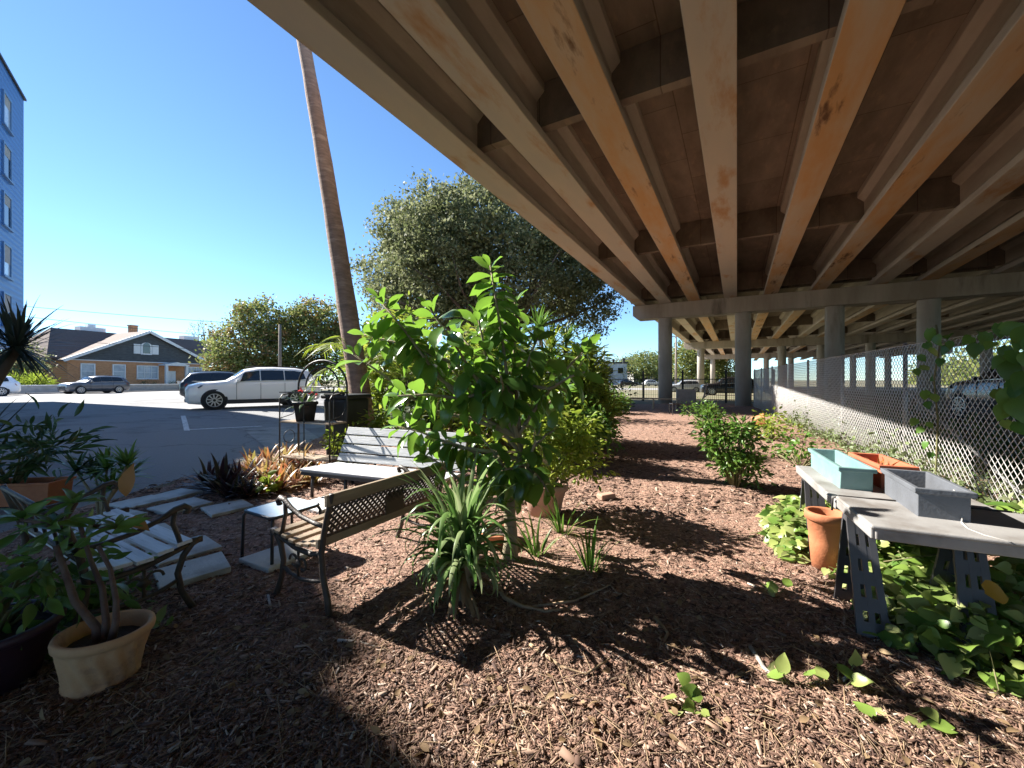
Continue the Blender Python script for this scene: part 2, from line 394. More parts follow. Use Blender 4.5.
def gvs(i, s): return gv[i]+(.02*(s-26.5) if i >= 6 and s < 26.5 else 0)
for si, (a, b) in enumerate(zip([-14]+piers[1:-1], piers[1:])):
    for i in range(len(gv)):
        m = MB(); n = len(prof); a2 = a+.03; b2 = b-.03
        for s in (a2, b2):
            m.v += [(s, -gvs(i, s)+y, ZB+zs(s)+z) for y, z in prof]
        for k in range(n):
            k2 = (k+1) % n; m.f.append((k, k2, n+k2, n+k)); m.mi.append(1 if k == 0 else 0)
        m.f += [tuple(reversed(range(n))), tuple(range(n, 2*n))]; m.mi += [0, 0]
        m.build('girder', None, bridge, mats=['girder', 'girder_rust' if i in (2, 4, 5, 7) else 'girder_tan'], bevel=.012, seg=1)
    for s in ([7.8, 17.1, 26.1] if si == 0 else [a+.4, a+9.4, a+18.7]):
        m = MB(); m.box((s, -(gv[0]+gv[-1])/2, ZB+zs(s)+.845), (.22, gv[-1]-gv[0], .92)); m.build('diaphragm', 'deck_under', bridge)
def along(name, y0, y1, z0, z1, mt):
    for a, b in zip([-14]+piers[1:-1], piers[1:]):
        m = MB(); m.prism([(a+.01, y0, ZB+zs(a)+z0), (b-.01, y0, ZB+zs(b)+z0), (b-.01, y0, ZB+zs(b)+z1), (a+.01, y0, ZB+zs(a)+z1)], (0, y1-y0, 0)); m.build(name, mt, bridge)
along('deck', -28.2, 6.3, 1.315, 1.545, 'deck_under')
along('parapet', 6.04, 6.295, 1.549, 2.4, 'cap_concrete'); along('parapet', -28.18, -27.92, 1.549, 2.4, 'cap_concrete')
colv = [-3.92, .30, 4.44, 8.0, 12.1, 16.2, 20.4, 24.6]
for pi_, s in enumerate(piers[:-1]):
    m = MB(); y0 = 5.8; y1 = -27.4
    m.prism([(s-.5, y0, ZB-.008), (s-.5, y0, 5.58), (s-.5, y0-.28, 5.34), (s-.5, y1+.28, 5.34), (s-.5, y1, 5.58), (s-.5, y1, ZB-.008)], (1.0, 0, 0))
    m.build('pier_cap', 'cap_concrete', bridge, bevel=.02)
    if pi_ == 0: continue
    for v in colv:
        m = MB(); m.lathe([(.41, -.3), (.41, 5.33)], (s, -v, 0), 40); m.build('column', 'column_concrete', bridge, smooth=True)
# pier behind the camera
for v in colv:
    m = MB(); m.lathe([(.41, -.3), (.41, 5.33)], (piers[0], -v, 0), 24); m.build('column', 'column_concrete', bridge, smooth=True)

# ================================================================== blue building
bdir = math.atan2(-.773, .634); CB = Vector((-29.3, 24, 0))
blue = thing('apartment_block', 'tall blue metal sided building at the left edge of the parking lot', 'building', CB, bdir)
m = MB(); m.box((2.35, -9, 10.8), (4.7, 18, 15.0)); m.build('wall', 'blue_siding', blue)
m = MB(); m.box((11.31, -9.01, 8.4), (13.2, 18, 10.2)); m.build('shade_wing_wall', 'blue_siding', blue)  # unseen lower wing, height shaped so its roof edge shades the bed
m = MB(); m.prism([(17.92, -.12, 3.3), (23.7, 1.40, 3.3), (27.5, -12.0, 3.3), (17.92, -14.6, 3.3)], (0, 0, 10.14)); m.build('shade_annex_wall', 'blue_siding', blue)  # unseen annex, added and angled only to turn the shadow edge
for x in (2.6, 9, 15.5, 21.5):
    for y in (-1.2, -9, -17):
        m = MB(); m.box((x, y, 1.65), (.45, .45, 3.3)); m.build('pillar', 'stucco_white', blue)
m = MB(); m.box((2.35, -9, 18.36), (4.9, 18.2, .12)); m.build('roof', 'metal_dark', blue)
m = MB(); m.box((11.31, -9, 13.56), (13.2, 18.1, .12)); m.build('shade_wing_roof', 'metal_dark', blue)
sidingmat('blue_trim', (.10, .22, .42), (.10, .22, .42), .3)
for zc in (16.0, 13.3, 10.65, 7.95, 5.3):
    for xc in (3.05, 8.2, 13.4):
        if xc > 4 and zc > 13: continue
        m = MB()
        for (dx, dz, w, h) in ((-.6, 0, .1, 1.8), (.6, 0, .1, 1.8), (0, .85, 1.1, .1), (0, -.85, 1.1, .1)): m.box((xc+dx, .02, zc+dz), (w, .1, h))
        f = m.build('window', 'blue_trim', blue)
        m = MB(); m.box((xc, .005, zc), (1.1, .02, 1.6)); m.build('pane', 'glass_pale' if zc > 15 or abs(zc-7.95) < .1 else 'glass_dark', f)
        m = MB(); m.box((xc, .05, zc-.93), (1.5, .16, .07)); m.build('sill', 'blue_trim', f)
        m = MB(); m.box((xc, .019, zc+(.35 if zc < 9 else .55)), (1.08, .012, .9 if zc < 9 else .5)); m.build('blind', 'stucco_white', f)

# ================================================================== brick house
hx = thing('brick_house', 'single storey orange brick house with dark shingled gable and white shutters', 'house', (-50.8, 45.7, 0), math.atan2(.948, .3185))
L_ = 15.5; ze = 3.9; za = 7.8
m = MB(); m.box((7.75, 5, 2.05), (L_, 10, 3.7)); m.build('wall', 'brick', hx)
m = MB(); m.box((10, 12, 2.0), (27, 9, 3.6)); m.build('rear_wall', 'brick', hx)
m = MB(); m.prism([(0, .0, 3.901), (L_, .0, 3.901), (7.75, .0, za-.1)], (0, .25, 0)); m.build('gable', 'gable_shingle', hx)
m = MB()
def roofslab(m, quad, t=.16): m.prism(quad, (0, 0, t))
roofslab(m, [(-.5, -.45, ze-.25), (7.75, -.45, za), (7.75, 9, za), (-.5, 9, ze-.25)])
roofslab(m, [(L_+.5, -.45, ze-.25), (7.75, -.45, za), (7.75, 9, za), (L_+.5, 9, ze-.25)])
m.build('front_roof', 'roof_shingle', hx)
m = MB()
roofslab(m, [(-1.2, 1.2, ze+.05), (21.5, 1.2, ze+.05), (21.5, 6.2, 7.75), (1.2, 6.2, 7.75)])
roofslab(m, [(-1.2, 13, ze+.05), (21.5, 13, ze+.05), (21.5, 6.2, 7.75), (1.2, 6.2, 7.75)])
roofslab(m, [(-1.2, 1.2, ze+.05), (-1.2, 13, ze+.05), (1.2, 6.21, 7.75), (1.2, 6.2, 7.75)])
mr = m.build('main_roof', 'roof_shingle', hx)
m = MB(); m.box((8.6, 4.6, 8.2), (.75, .75, 1.7)); m.box((8.6, 4.6, 9.0), (.88, .88, .16)); m.build('chimney', 'brick', mr)
m = MB()
for a, b in (((-.55, -.5, ze-.2), (7.75, -.5, za+.08)), ((L_+.55, -.5, ze-.2), (7.75, -.5, za+.08))): m.bar(a, b, .1, .34)
m.build('rake_board', 'white_paint', hx)
m = MB(); m.box((7.75, -.03, 3.86), (L_, .05, .1)); m.build('frieze', 'white_paint', hx)
def hwindow(x, z, w, h, div=2):
    m = MB()
    for (dx, dz, ww, hh) in ((-w/2, 0, .12, h+.12), (w/2, 0, .12, h+.12), (0, h/2, w-.12, .12), (0, -h/2, w+.2, .14)): m.box((x+dx, -.05, z+dz), (ww, .12, hh))
    for k in range(1, div): m.box((x-w/2+w*k/div, -.04, z), (.06, .08, h-.1))
    m.box((x, -.035, z), (w-.12, .06, .05))
    f = m.build('window', 'white_paint', hx)
    m = MB(); m.box((x, -.012, z), (w-.1, .03, h-.1)); m.build('pane', 'glass_pale', f)
hwindow(1.75, 2.55, 1.2, 1.7, 1); hwindow(4.7, 2.55, 1.2, 1.7, 1); hwindow(7.75, 2.5, 2.3, 1.7, 3); hwindow(13.4, 2.5, 2.2, 1.7, 3)
m = MB()
arch = [(-.45, 0), (.45, 0)]+[(.45*math.cos(t), 1.0+.45*math.sin(t)) for t in np.linspace(0, PI, 12)]
m.prism([(7.6+x*1.35, -.08, 4.95+z*1.1-.1) for x, z in arch], (0, .08, 0)); f = m.build('arched_window', 'white_paint', hx)
m = MB(); m.prism([(7.6+x*.9, -.1, 5.0+z*.98) for x, z in arch], (0, .05, 0)); m.build('pane', 'glass_dark', f)
for s in (-1, 1):
    m = MB(); m.box((7.6+s*1.02, -.04, 5.55), (.72, .07, 1.25))
    for k in range(7): m.box((7.6+s*1.02, -.085, 5.03+k*.17), (.6, .03, .05))
    m.build('shutter', 'white_paint', hx)
m = MB(); m.prism([(9.0, -1.4, 3.45), (12.0, -1.4, 3.45), (12.0, -1.4, 3.6), (10.5, -1.4, 3.95), (9.0, -1.4, 3.6)], (0, 1.38, 0)); pr = m.build('porch', 'white_paint', hx)
for x in (9.25, 11.75):
    m = MB(); m.box((x, -1.2, 1.9), (.28, .28, 3.1)); m.build('post', 'white_paint', pr)
m = MB(); m.box((10.5, -.03, 1.6), (1.1, .08, 2.3))
for dx in (-.25, .25):
    for z in (.9, 1.9): m.box((10.5+dx, -.08, z+.1), (.36, .03, .7))
m.build('door', 'white_paint', hx)
m = MB(); m.box((10.5, -1.0, .32), (3.2, 2.0, .3)); m.build('step', 'concrete_road', hx)
# rooftop boxes seen over the ridge
m = MB(); m.box((5.5, 7.5, 8.15), (2.6, 1.2, .7)); m.box((5.5, 7.5, 8.7), (.8, .6, .4)); m.build('roof_vent', 'white_paint', mr)
m = MB(); m.box((17.6, 7.5, 8.1), (2.2, 1.2, .9)); m.build('roof_vent', 'white_paint', mr)
# low wall along the sidewalk
w = thing('garden_wall', 'low white garden wall along the sidewalk before the brick house', 'wall', car_c+sn*-3.6, math.atan2(.948, .3185))
m = MB(); m.box((6, 0, .25), (27, .22, .9)); m.build('wall_panel', 'stucco_white', w)
m = MB(); m.box((6, 0, .73), (27.1, .3, .07)); m.build('coping', 'white_paint', w)
for x in (-7.6, 9.0, 19.6):
    m = MB(); m.box((x, 0, .4), (.42, .42, 1.25)); m.box((x, 0, 1.06), (.52, .52, .08)); m.build('pier', 'stucco_white', w)

# ================================================================== cars
def paint(name, col, rough=.28, metal=.3): mat(name, col, rough, metal=metal, coat=.6)
paint('car_white', (.86, .85, .83), metal=0); paint('car_grey', (.11, .115, .13)); paint('car_teal', (.025, .035, .05)); paint('car_black', (.012, .012, .014)); paint('car_silver', (.5, .51, .52))
mat('tyre', (.015, .015, .015), .85); mat('rim', (.55, .56, .57), .3, metal=.7); mat('lamp_clear', (.10, .12, .14), .1, spec=.9); mat('lamp_red', (.35, .02, .02), .2); mat('trim_black', (.02, .02, .022), .6)
def car(name, label, loc, heading, paintm, L=4.9, H=1.72, W=1.92, back='suv', group=None, rimm='rim'):
    root = thing(name, label, 'car', loc, heading, group)       # local +x is the front
    st = [  # x from front as a share of L, half-width, z low, z belt, z top, half-width top
        (.000, .80, .34, .76, .82, .64), (.022, .91, .25, .88, .96, .76), (.09, .955, .21, .98, 1.05, .82), (.20, .975, .21, 1.02, 1.10, .83), (.275, .98, .21, 1.04, 1.14, .83),
        (.32, .98, .21, 1.06, 1.29, .76), (.40, .985, .21, 1.08, 1.60, .67), (.50, .985, .21, 1.09, 1.70, .67), (.62, .985, .21, 1.10, 1.72, .67), (.80, .985, .21, 1.11, 1.69, .665), (.90, .97, .24, 1.13, 1.61, .65),
        (.962, .95, .27, 1.12, 1.24, .74), (.988, .92, .34, 1.04, 1.10, .74), (1.0, .84, .42, .90, .95, .68)]
    kz = H/1.72; kw = W/1.96
    secs = []
    for sx, w, zl, zb, zt, tw in st:
        x = L/2-sx*L; zl *= kz; zb *= kz; zt *= kz; w *= kw; tw *= kw
        secs.append([(x, s*a, z) for s, pts in ((1, [(.0, zl), (w*.86, zl), (w*.97, zl+.12), (w, zl+(zb-zl)*.5), (w*.985, zb-.07), (w*.955, zb), (tw+(w*.955-tw)*.12, zb+(zt-zb)*.86), (tw*.86, zt-.005), (tw*.4, zt+.02), (0, zt+.028)]),) for a, z in pts])
    m = MB(); npt = len(secs[0])
    for sgn in (1, -1):
        b = len(m.v)
        for sc in secs: m.v += [(p[0], p[1]*sgn, p[2]) for p in sc]
        for i in range(len(secs)-1):
            for k in range(npt-1):
                f = (b+i*npt+k, b+(i+1)*npt+k, b+(i+1)*npt+k+1, b+i*npt+k+1); m.f.append(f if sgn > 0 else f[::-1]); m.mi.append(0)
        for e in (0, len(secs)-1):
            m.f.append(tuple(b+e*npt+k for k in range(npt))); m.mi.append(0)
    body = m.build('body', paintm, root, smooth=True, bevel=.008, seg=1)
    def side(sx, fr):                   # point on the glasshouse side, fr 0 at belt .. 1 at roof edge
        for i in range(len(st)-1):
            if st[i][0] <= sx <= st[i+1][0]:
                t = (sx-st[i][0])/(st[i+1][0]-st[i][0])
                a = Vector(secs[i][5]).lerp(Vector(secs[i+1][5]), t); b = Vector(secs[i][6]).lerp(Vector(secs[i+1][6]), t)
                return a.lerp(b, fr)
    for s in (1, -1):
        for xs in ((.325, .40, .505), (.513, .60, .69), (.698, .78, .87)):
            m = MB()
            for a, b in zip(xs[:-1], xs[1:]):
                q = [side(a, .12), side(b, .12), side(b, .92), side(a, .92)]
                if xs[0] < .33 and a == xs[0]: q = [side(a+.035, .12), side(b, .12), side(b, .92), side(a+.06, .85)]
                if xs[0] > .69 and b == xs[-1]: q = [side(a, .12), side(b, .2), side(b-.015, .85), side(a, .92)]
                m.add([(p.x, (p.y+.012)*s, p.z+.004) for p in q], [(0, 1, 2, 3)])
            m.build('side_window', 'glass_dark', root)
        for sx in (.335, .509, .694):
            p = side(sx, .05); m = MB(); m.box((p.x, s*(W/2-.012), .72*kz), (.012, .045, .66*kz)); m.build('door_seam', 'trim_black', root)
    def topq(i, j, a, b):
        A0, A1 = Vector(secs[i][7]), Vector(secs[j][7]); c0, c1 = Vector(secs[i][9]), Vector(secs[j][9])
        return A0, A1, c0, c1
    for nm, i, j in (('windscreen', 5, 6), ('rear_window', 10, 11)):
        m = MB(); A0, A1, c0, c1 = topq(i, j, 0, 1); off = Vector((.012 if i < 8 else -.012, 0, .014))
        rows = []
        for t in (.06, .94):
            e = A0.lerp(A1, t)+off; c = c0.lerp(c1, t)+off
            rows.append([(e.x, -e.y*1.02, e.z), (c.x, -e.y*.5, c.z), (c.x, 0, c.z+.004), (c.x, e.y*.5, c.z), (e.x, e.y*1.02, e.z)])
        m.add(rows[0]+rows[1], [(k, k+1, 6+k, 5+k) for k in range(4)]); m.build(nm, 'glass_dark', root)
    wr = .375*kz
    for sx in (.185, .79):
        for s in (1, -1):
            x = L/2-sx*L; y = s*(W/2-.10)
            m = MB(); mt = Matrix.Rotation(PI/2, 3, 'X')
            def wheel(m, prof, n=28):
                b = len(m.v)
                for r, d in prof:
                    for k in range(n):
                        t = 2*PI*k/n; m.v.append((x+r*math.cos(t), y+s*d, wr+r*math.sin(t)))
                for i in range(len(prof)-1):
                    for k in range(n): m.f.append((b+i*n+k, b+i*n+(k+1) % n, b+(i+1)*n+(k+1) % n, b+(i+1)*n+k)); m.mi.append(0)
                m.f.append(tuple(b+(len(prof)-1)*n+k for k in range(n))); m.mi.append(0)
            m2 = MB(); wheel(m2, [(wr*1.16, .085), (wr*1.16, .088), (.0, .088)]); m2.build('wheel_arch', 'trim_black', root)
            wheel(m, [(wr*.6, -.1), (wr, -.08), (wr, .10), (wr*.93, .125), (wr*.70, .122)]); t = m.build('wheel', 'tyre', root, smooth=True)
            m = MB(); wheel(m, [(wr*.72, .10), (wr*.70, .128), (wr*.64, .130), (wr*.62, .105), (.02, .105)], 28)
            for k in range(10):
                a = 2*PI*k/10+.2; p = Vector((x+.05*math.cos(a), y+s*.125, wr+.05*math.sin(a))); q = Vector((x+wr*.66*math.cos(a), y+s*.125, wr+wr*.66*math.sin(a)))
                m.bar(p, q, .045, .02, up=(0, 1, 0))
            m.build('rim', rimm, t)
    for s in (1, -1):
        m = MB(); m.prism([(L/2-.045*L, s*.62*kw, .80*kz), (L/2-.022*L, s*.55*kw, .82*kz), (L/2-.03*L, s*.55*kw, .92*kz), (L/2-.06*L, s*.70*kw, .95*kz), (L/2-.11*L, s*.955*kw, .95*kz), (L/2-.085*L, s*.965*kw, .86*kz)], (.0, s*.03, .02)); m.build('headlight', 'lamp_clear', root)
        m = MB(); m.prism([(-L/2+.012*L, s*.60*kw, .86*kz), (-L/2+.055*L, s*.98*kw, .86*kz), (-L/2+.075*L, s*.965*kw, 1.02*kz), (-L/2+.03*L, s*.62*kw, 1.02*kz)], (-.03, s*.012, 0)); m.build('taillight', 'lamp_red', root)
        m = MB(); p = side(.345, .1); m.box((p.x, s*(p.y+.12), p.z+.06), (.12, .2, .13)); m.build('mirror', paintm, root, bevel=.03)
        for sx in (.49, .66):
            p = side(sx, 0); m = MB(); m.box((p.x, s*(p.y+.028), p.z-.10), (.2, .03, .03)); m.build('door_handle', paintm, root, bevel=.006)
        m = MB(); m.box((L/2-.487*L, s*(.955*kw), .30*kz), (.44*L, .075, .17)); m.build('side_skirt', 'trim_black', root, bevel=.02)
        m = MB()
        p, q = side(.335, 0), side(.885, 0)
        for a_ in np.linspace(0, .9, 10):
            u_, v_ = side(.335+.55*a_, .06), side(.335+.55*(a_+.1), .06); m.bar((u_.x, s*(u_.y+.012), u_.z), (v_.x, s*(v_.y+.012), v_.z), .012, .022)
        m.build('window_trim', 'rim', root)
        m = MB(); m.bar((L/2-.43*L, s*.58*kw, H+.045), (L/2-.86*L, s*.57*kw, H+.03), .035, .03); m.build('roof_rail', 'trim_black', root)
    m = MB(); m.box((L/2-.006*L, 0, .60*kz), (.1, .9*kw, .28)); m.build('grille', 'trim_black', root, bevel=.03)
    m = MB(); m.box((L/2-.006*L, 0, .36*kz), (.1, 1.3*kw, .1)); m.build('bumper_intake', 'trim_black', root, bevel=.02)
    return root
hd = math.atan2(-.64, -.77)
car('parked_car', 'white luxury estate SUV with dark glass parked in the sunlit lot', (-11.35, 17.75, gz(-11.4, 18)+.005), hd, 'car_white', L=4.9, H=1.75, W=1.98)
car('parked_car', 'dark teal SUV with red tail lamp half hidden behind the white SUV', (-17.4, 24.6, .305), hd+PI, 'car_teal', L=4.7, H=1.68)
car('parked_car', 'grey crossover parked at the kerb before the brick house', (-37.3, 35.8, .31), math.atan2(-.948, -.3185), 'car_grey', L=4.3, H=1.55, W=1.8)
car('parked_car', 'white hatchback cut by the left edge of the photo', (-39.3, 29.0, .31), math.atan2(-.948, -.3185)-.2, 'car_white', L=4.5, H=1.55, W=1.85)
car('parked_car', 'black pickup-sized SUV parked in the shade between far overpass columns', (21.3, 39.5, .0), math.atan2(.3, -.95), 'car_black', L=4.9, H=1.78)
car('parked_car', 'small silver car beyond the iron fence beside the far white column', (21.8, 50.5, .0), math.atan2(.3, -.95), 'car_silver', L=4.2, H=1.5, W=1.8)
car('parked_van', 'long silver-roofed vehicle in shade behind the chain-link fence', (17.2, 13.0, 0), BR+.15, 'car_teal', L=5.8, H=2.35, W=2.1)
for i, (px, Y) in enumerate(((628, 96), (652, 100), (700, 92))):
    car('parked_car', ['dark car far off on the road beside the pale building', 'white car far off on the road left of the first column', 'blue-grey car far off on the road right of the first column'][i], ((px-CX)/F*Y, Y, 0), .12, ['car_black', 'car_white', 'car_teal'][i], L=4.5, H=1.55, W=1.85)
# ================================================================== materials of the things in the garden
mat('iron_brown', (.05, .036, .03), .55, (.06, .042, .03), 18, bump=.2, bscale=90)
mat('iron_bronze', (.075, .055, .035), .55, (.04, .03, .022), 18, bump=.2, bscale=90)
mat('slat_tan', (.30, .225, .15), .75, (.20, .145, .095), 3, stretch=(.6, 9, 9), bump=.25, bscale=20)
mat('slat_white', (.76, .78, .80), .6, (.58, .60, .62), 3.5, stretch=(.5, 7, 7), bump=.2, bscale=16, col3=(.30, .28, .25), scale3=7, lo3=.6, hi3=.74)
mat('slat_grey', (.50, .51, .52), .65, (.38, .39, .40), 3.5, stretch=(.5, 7, 7), bump=.2, bscale=16, col3=(.27, .25, .23), scale3=7, lo3=.6, hi3=.74)
mat('resin_brown', (.055, .036, .026), .6)
mat('slab_stone', (.56, .56, .54), .9, (.45, .45, .43), 5, bump=.3, bscale=50, col3=(.26, .23, .2), scale3=2.2, lo3=.52, hi3=.72)
mat('table_frame', (.03, .03, .033), .45)
mat('frosted', (.52, .60, .63), .22, (.40, .48, .52), 2.5, spec=.8, col3=(.62, .60, .55), scale3=9, lo3=.58, hi3=.7)
mat('clay_tan', (.64, .38, .20), .8, (.52, .29, .15), 4, bump=.2, bscale=40, col3=(.20, .10, .075), scale3=6, lo3=.55, hi3=.72)
mat('terracotta', (.46, .17, .075), .8, (.36, .125, .055), 5, bump=.15, bscale=40)
mat('terracotta_pale', (.44, .27, .19), .85, (.33, .2, .15), 5, bump=.15, bscale=40)
mat('plum_plastic', (.055, .022, .035), .4, (.035, .015, .024), 6)
mat('black_plastic', (.012, .012, .012), .5, (.02, .02, .02), 8)
mat('teal_plastic', (.13, .24, .23), .55, (.18, .29, .28), 5, bump=.08, bscale=50)
mat('red_clay', (.48, .13, .06), .75, (.36, .09, .045), 4)
mat('grey_plastic', (.115, .123, .14), .55, (.085, .09, .10), 5, bump=.08, bscale=60)
mat('table_plastic', (.29, .28, .27), .55, (.22, .21, .20), 3.5, bump=.06, bscale=120, col3=(.14, .12, .105), scale3=3.2, lo3=.55, hi3=.75)
mat('horse_plastic', (.06, .06, .068), .5, (.045, .045, .05), 6)
mat('soil', (.035, .022, .015), .95, (.06, .04, .028), 30, bump=.6, bscale=60)
mat('wood_weathered', (.42, .33, .24), .85, (.30, .22, .15), 5, stretch=(.6, 8, 8), bump=.2, bscale=20)
mat('wood_pale', (.55, .47, .36), .85, (.40, .32, .23), 5)
mat('cord_dark', (.03, .025, .022), .7)
mat('cord_pale', (.45, .43, .40), .7)
mat('bark_palm', (.30, .20, .15), .95, (.19, .125, .095), 5, stretch=(1, 1, 3.5), bump=.6, bscale=18, col3=(.40, .29, .225), scale3=3, lo3=.52, hi3=.7)
mat('bark', (.13, .10, .075), .95, (.075, .058, .045), 5, stretch=(1, 1, .3), bump=.6, bscale=14)
mat('bark_pale', (.30, .25, .16), .9, (.21, .165, .10), 9, stretch=(1, 1, .5), bump=.4, bscale=40)
mat('stem_green', (.11, .12, .04), .7, (.16, .13, .06), 8)
mat('stem_plumeria', (.11, .06, .05), .8, (.16, .105, .08), 14, bump=.3, bscale=50)
mat('wire_galv', (.74, .72, .69), .5, (.60, .58, .56), 30)
mat('straw', (.32, .22, .13), .85, (.22, .15, .09), 9, island=.35)
mat('bleached', (.40, .36, .32), .85, (.28, .24, .2), 9, stretch=(.5, 4, 4), bump=.2, bscale=30)

BZ = math.atan2(.8715, .4904)
# ------------------------------------------------------------------ park benches with cast-iron ends
def end_frame(x, mt, parent):
    m = MB()
    def t(pts, r): m.tube([(x, y, z) for y, z in pts], r, 7)
    t([(-.27, 0), (-.25, .10), (-.205, .24), (-.19, .38), (-.215, .52), (-.255, .66), (-.29, .775)], [.022, .02, .019, .02, .019, .018, .016])
    t([(.30, 0), (.285, .03), (.235, .14), (.215, .26), (.245, .36), (.29, .42), (.315, .435)], [.022, .02, .018, .018, .019, .021, .024])
    t([(-.195, .385), (-.08, .36), (.06, .365), (.18, .395), (.27, .42)], .017)
    t([(-.225, .56), (-.12, .565), (.02, .585), (.13, .625), (.20, .665), (.25, .675), (.275, .655), (.265, .63), (.245, .635)], [.016, .015, .015, .016, .018, .02, .02, .016, .012])
    t([(.20, .66), (.19, .58), (.215, .50), (.235, .42)], .014)
    t([(-.21, .22), (-.10, .19), (.02, .175), (.14, .19), (.222, .22)], .013)
    # scrolls between the rails
    for cy, cz, r in ((.10, .28, .045), (.0, .27, .045)):
        a = np.linspace(0, 1.7*PI, 12); t([(cy+r*(1-.35*k/11)*math.cos(q), cz+r*(1-.35*k/11)*math.sin(q)) for k, q in enumerate(a)], .008)
    t([(.05, .36), (.05, .18)], .009)
    # flattened ornament plates
    m.box((x, .31, .437), (.036, .07, .035)); m.box((x, .05, .27), (.02, .05, .05), rot=Matrix.Rotation(PI/4, 3, 'X'))
    return m.build('end_frame', mt, parent, smooth=True)
def bench(label, loc, rz, L_, iron, wood, lattice, nseat, ws):
    r = thing('park_bench', label, 'bench', loc, rz)
    for x in (0, L_): end_frame(x, iron, r)
    ys = np.linspace(-.145, .285-ws/2, nseat)
    m = MB()
    for y in ys: m.box((L_/2, y, .402+.06*abs((y-.03)/.3)), (L_+.05, ws, .022), rot=Matrix.Rotation(.10*(y-.03)/.2, 3, 'X'))
    m.build('seat', wood, r, bevel=.004)
    def bk(z): return -.195-.10*(z-.45)/.32
    if lattice:
        m = MB()
        m.bar((-.03, bk(.735)+.012, .735), (L_+.03, bk(.735)+.012, .735), .03, .075); m.bar((-.03, bk(.455)+.012, .455), (L_+.03, bk(.455)+.012, .455), .028, .06)
        m.build('back_rail', wood, r, bevel=.005)
        P = []; Q = []; z0, z1 = .485, .70; H = z1-z0; st = .043
        def pt(x, z, o): return (x, bk(z)+.014+o, z)
        k = -H
        while k < L_:
            for o, fl in ((.004, 0), (-.004, 1)):
                xa, xb = k, k+H; za, zb = (z0, z1) if not fl else (z1, z0)
                ta = max(0, (.02-xa)/H); tb = min(1, (L_-.02-xa)/H)
                if tb > ta+.02:
                    P.append(pt(xa+H*ta, za+(zb-za)*ta, o)); Q.append(pt(xa+H*tb, za+(zb-za)*tb, o))
            k += st
        la = np_bars('lattice', P, Q, .0095, 'resin_brown', r)
        m = MB()
        for z in (.492, .695): m.bar(pt(0, z, 0), pt(L_, z, 0), .02, .022)
        m.bar(pt(L_*.44, .59, 0), pt(L_*.60, .59, 0), .016, .2)
        m.build('lattice_border', 'resin_brown', r, bevel=.003)
    else:
        m = MB()
        for z in (.50, .76): m.tube([(0, bk(z), z), (L_, bk(z), z)], .014, 7)
        for x in np.linspace(.15, L_-.15, 5): m.tube([(x, bk(.5), .5), (x+.03, bk(.63)+.01, .63), (x, bk(.76), .76)], .009, 6)
        m.build('back_rail', iron, r, smooth=True)
    return r
ra = Vector((-1.13, 2.48, .02)); da = Vector((.4904, .8715, 0)); pa = Vector((-.8715, .4904, 0))
bench('tan slatted park bench with brown lattice back half in the sun', ra+pa*.27, BZ, 1.12, 'iron_brown', 'slat_tan', True, 6, .055)
# the left bench faces the table, its right end nearest
fr = Vector((-2.07, 2.60, .02)); dl = Vector((-.8715, .4904, 0)); pf = Vector((.4904, .8715, 0))
lb = fr-pf*.30+dl*1.2
bench('white slatted park bench with bronze scroll arms and open iron back in the shade', lb, math.atan2(-dl.y, -dl.x), 1.2, 'iron_bronze', 'slat_white', False, 5, .083)

# the low white slatted bench facing the camera
W0 = Vector((-2.68, 5.03, 0)); dw = Vector((.935, -.355, 0)); wz = math.atan2(dw.y, dw.x)
r = thing('garden_bench', 'low white slatted bench on dark metal legs crossed by thin shadows', 'bench', W0+Vector((0, 0, .015)), wz)
Lw = 1.95
m = MB()
for k in range(5): m.box((Lw/2, .07+k*.128, .352-.008*k), (Lw, .120, .03))
m.build('seat', 'slat_grey', r, bevel=.005)
m = MB()
for k in range(4): m.box((Lw/2, .665+.055*k, .405+.115*k), (Lw, .026, .108), rot=Matrix.Rotation(-.44, 3, 'X'))
m.build('backrest', 'slat_grey', r, bevel=.005)
m = MB()
m.bar((.03, .02, .315), (Lw-.03, .02, .315), .04, .04); m.bar((.03, .62, .30), (Lw-.03, .62, .30), .04, .04)
for x in (.12, .62, Lw-.62, Lw-.12): m.bar((x, .02, .315), (x, .64, .305), .035, .03); m.bar((x, .665, .33), (x, .88, .80), .03, .02, up=(1, 0, 0))
m.build('frame', 'table_frame', r)
for x in (.15, Lw/2-.3, Lw-.15):
    for y, y2 in ((.08, .06), (.62, .78)):
        m = MB(); m.tube([(x, y, .30), (x, (y+y2)/2, .15), (x, y2, .0)], .02, 8); m.build('leg', 'table_frame', r, smooth=True)

# ------------------------------------------------------------------ side table
cs = [Vector(p) for p in ((-2.23, 3.31, 0), (-1.87, 3.11, 0), (-1.66, 3.49, 0), (-2.03, 3.69, 0))]
cen = sum(cs, Vector())/4
r = thing('side_table', 'small square side table with frosted glass top and thin black legs', 'table', cen+Vector((0, 0, .015)), math.atan2(.8715, .4904))
a = .21; ht = .40; rc = .055
ring = []
for sx, sy, a0 in ((1, 1, 0), (-1, 1, 90), (-1, -1, 180), (1, -1, 270)):
    for q in np.linspace(0, 90, 6): ring.append((sx*(a-rc)+rc*math.cos(R(a0+q)), sy*(a-rc)+rc*math.sin(R(a0+q))))
m = MB(); n = len(ring)
m.tube([(x, y, ht) for x, y in ring+ring[:1]], .013, 8, cap=False); m.build('frame', 'table_frame', r, smooth=True)
m = MB(); m.prism([(x*.97, y*.97, ht-.001) for x, y in ring], (0, 0, .009)); m.build('table_top', 'frosted', r)
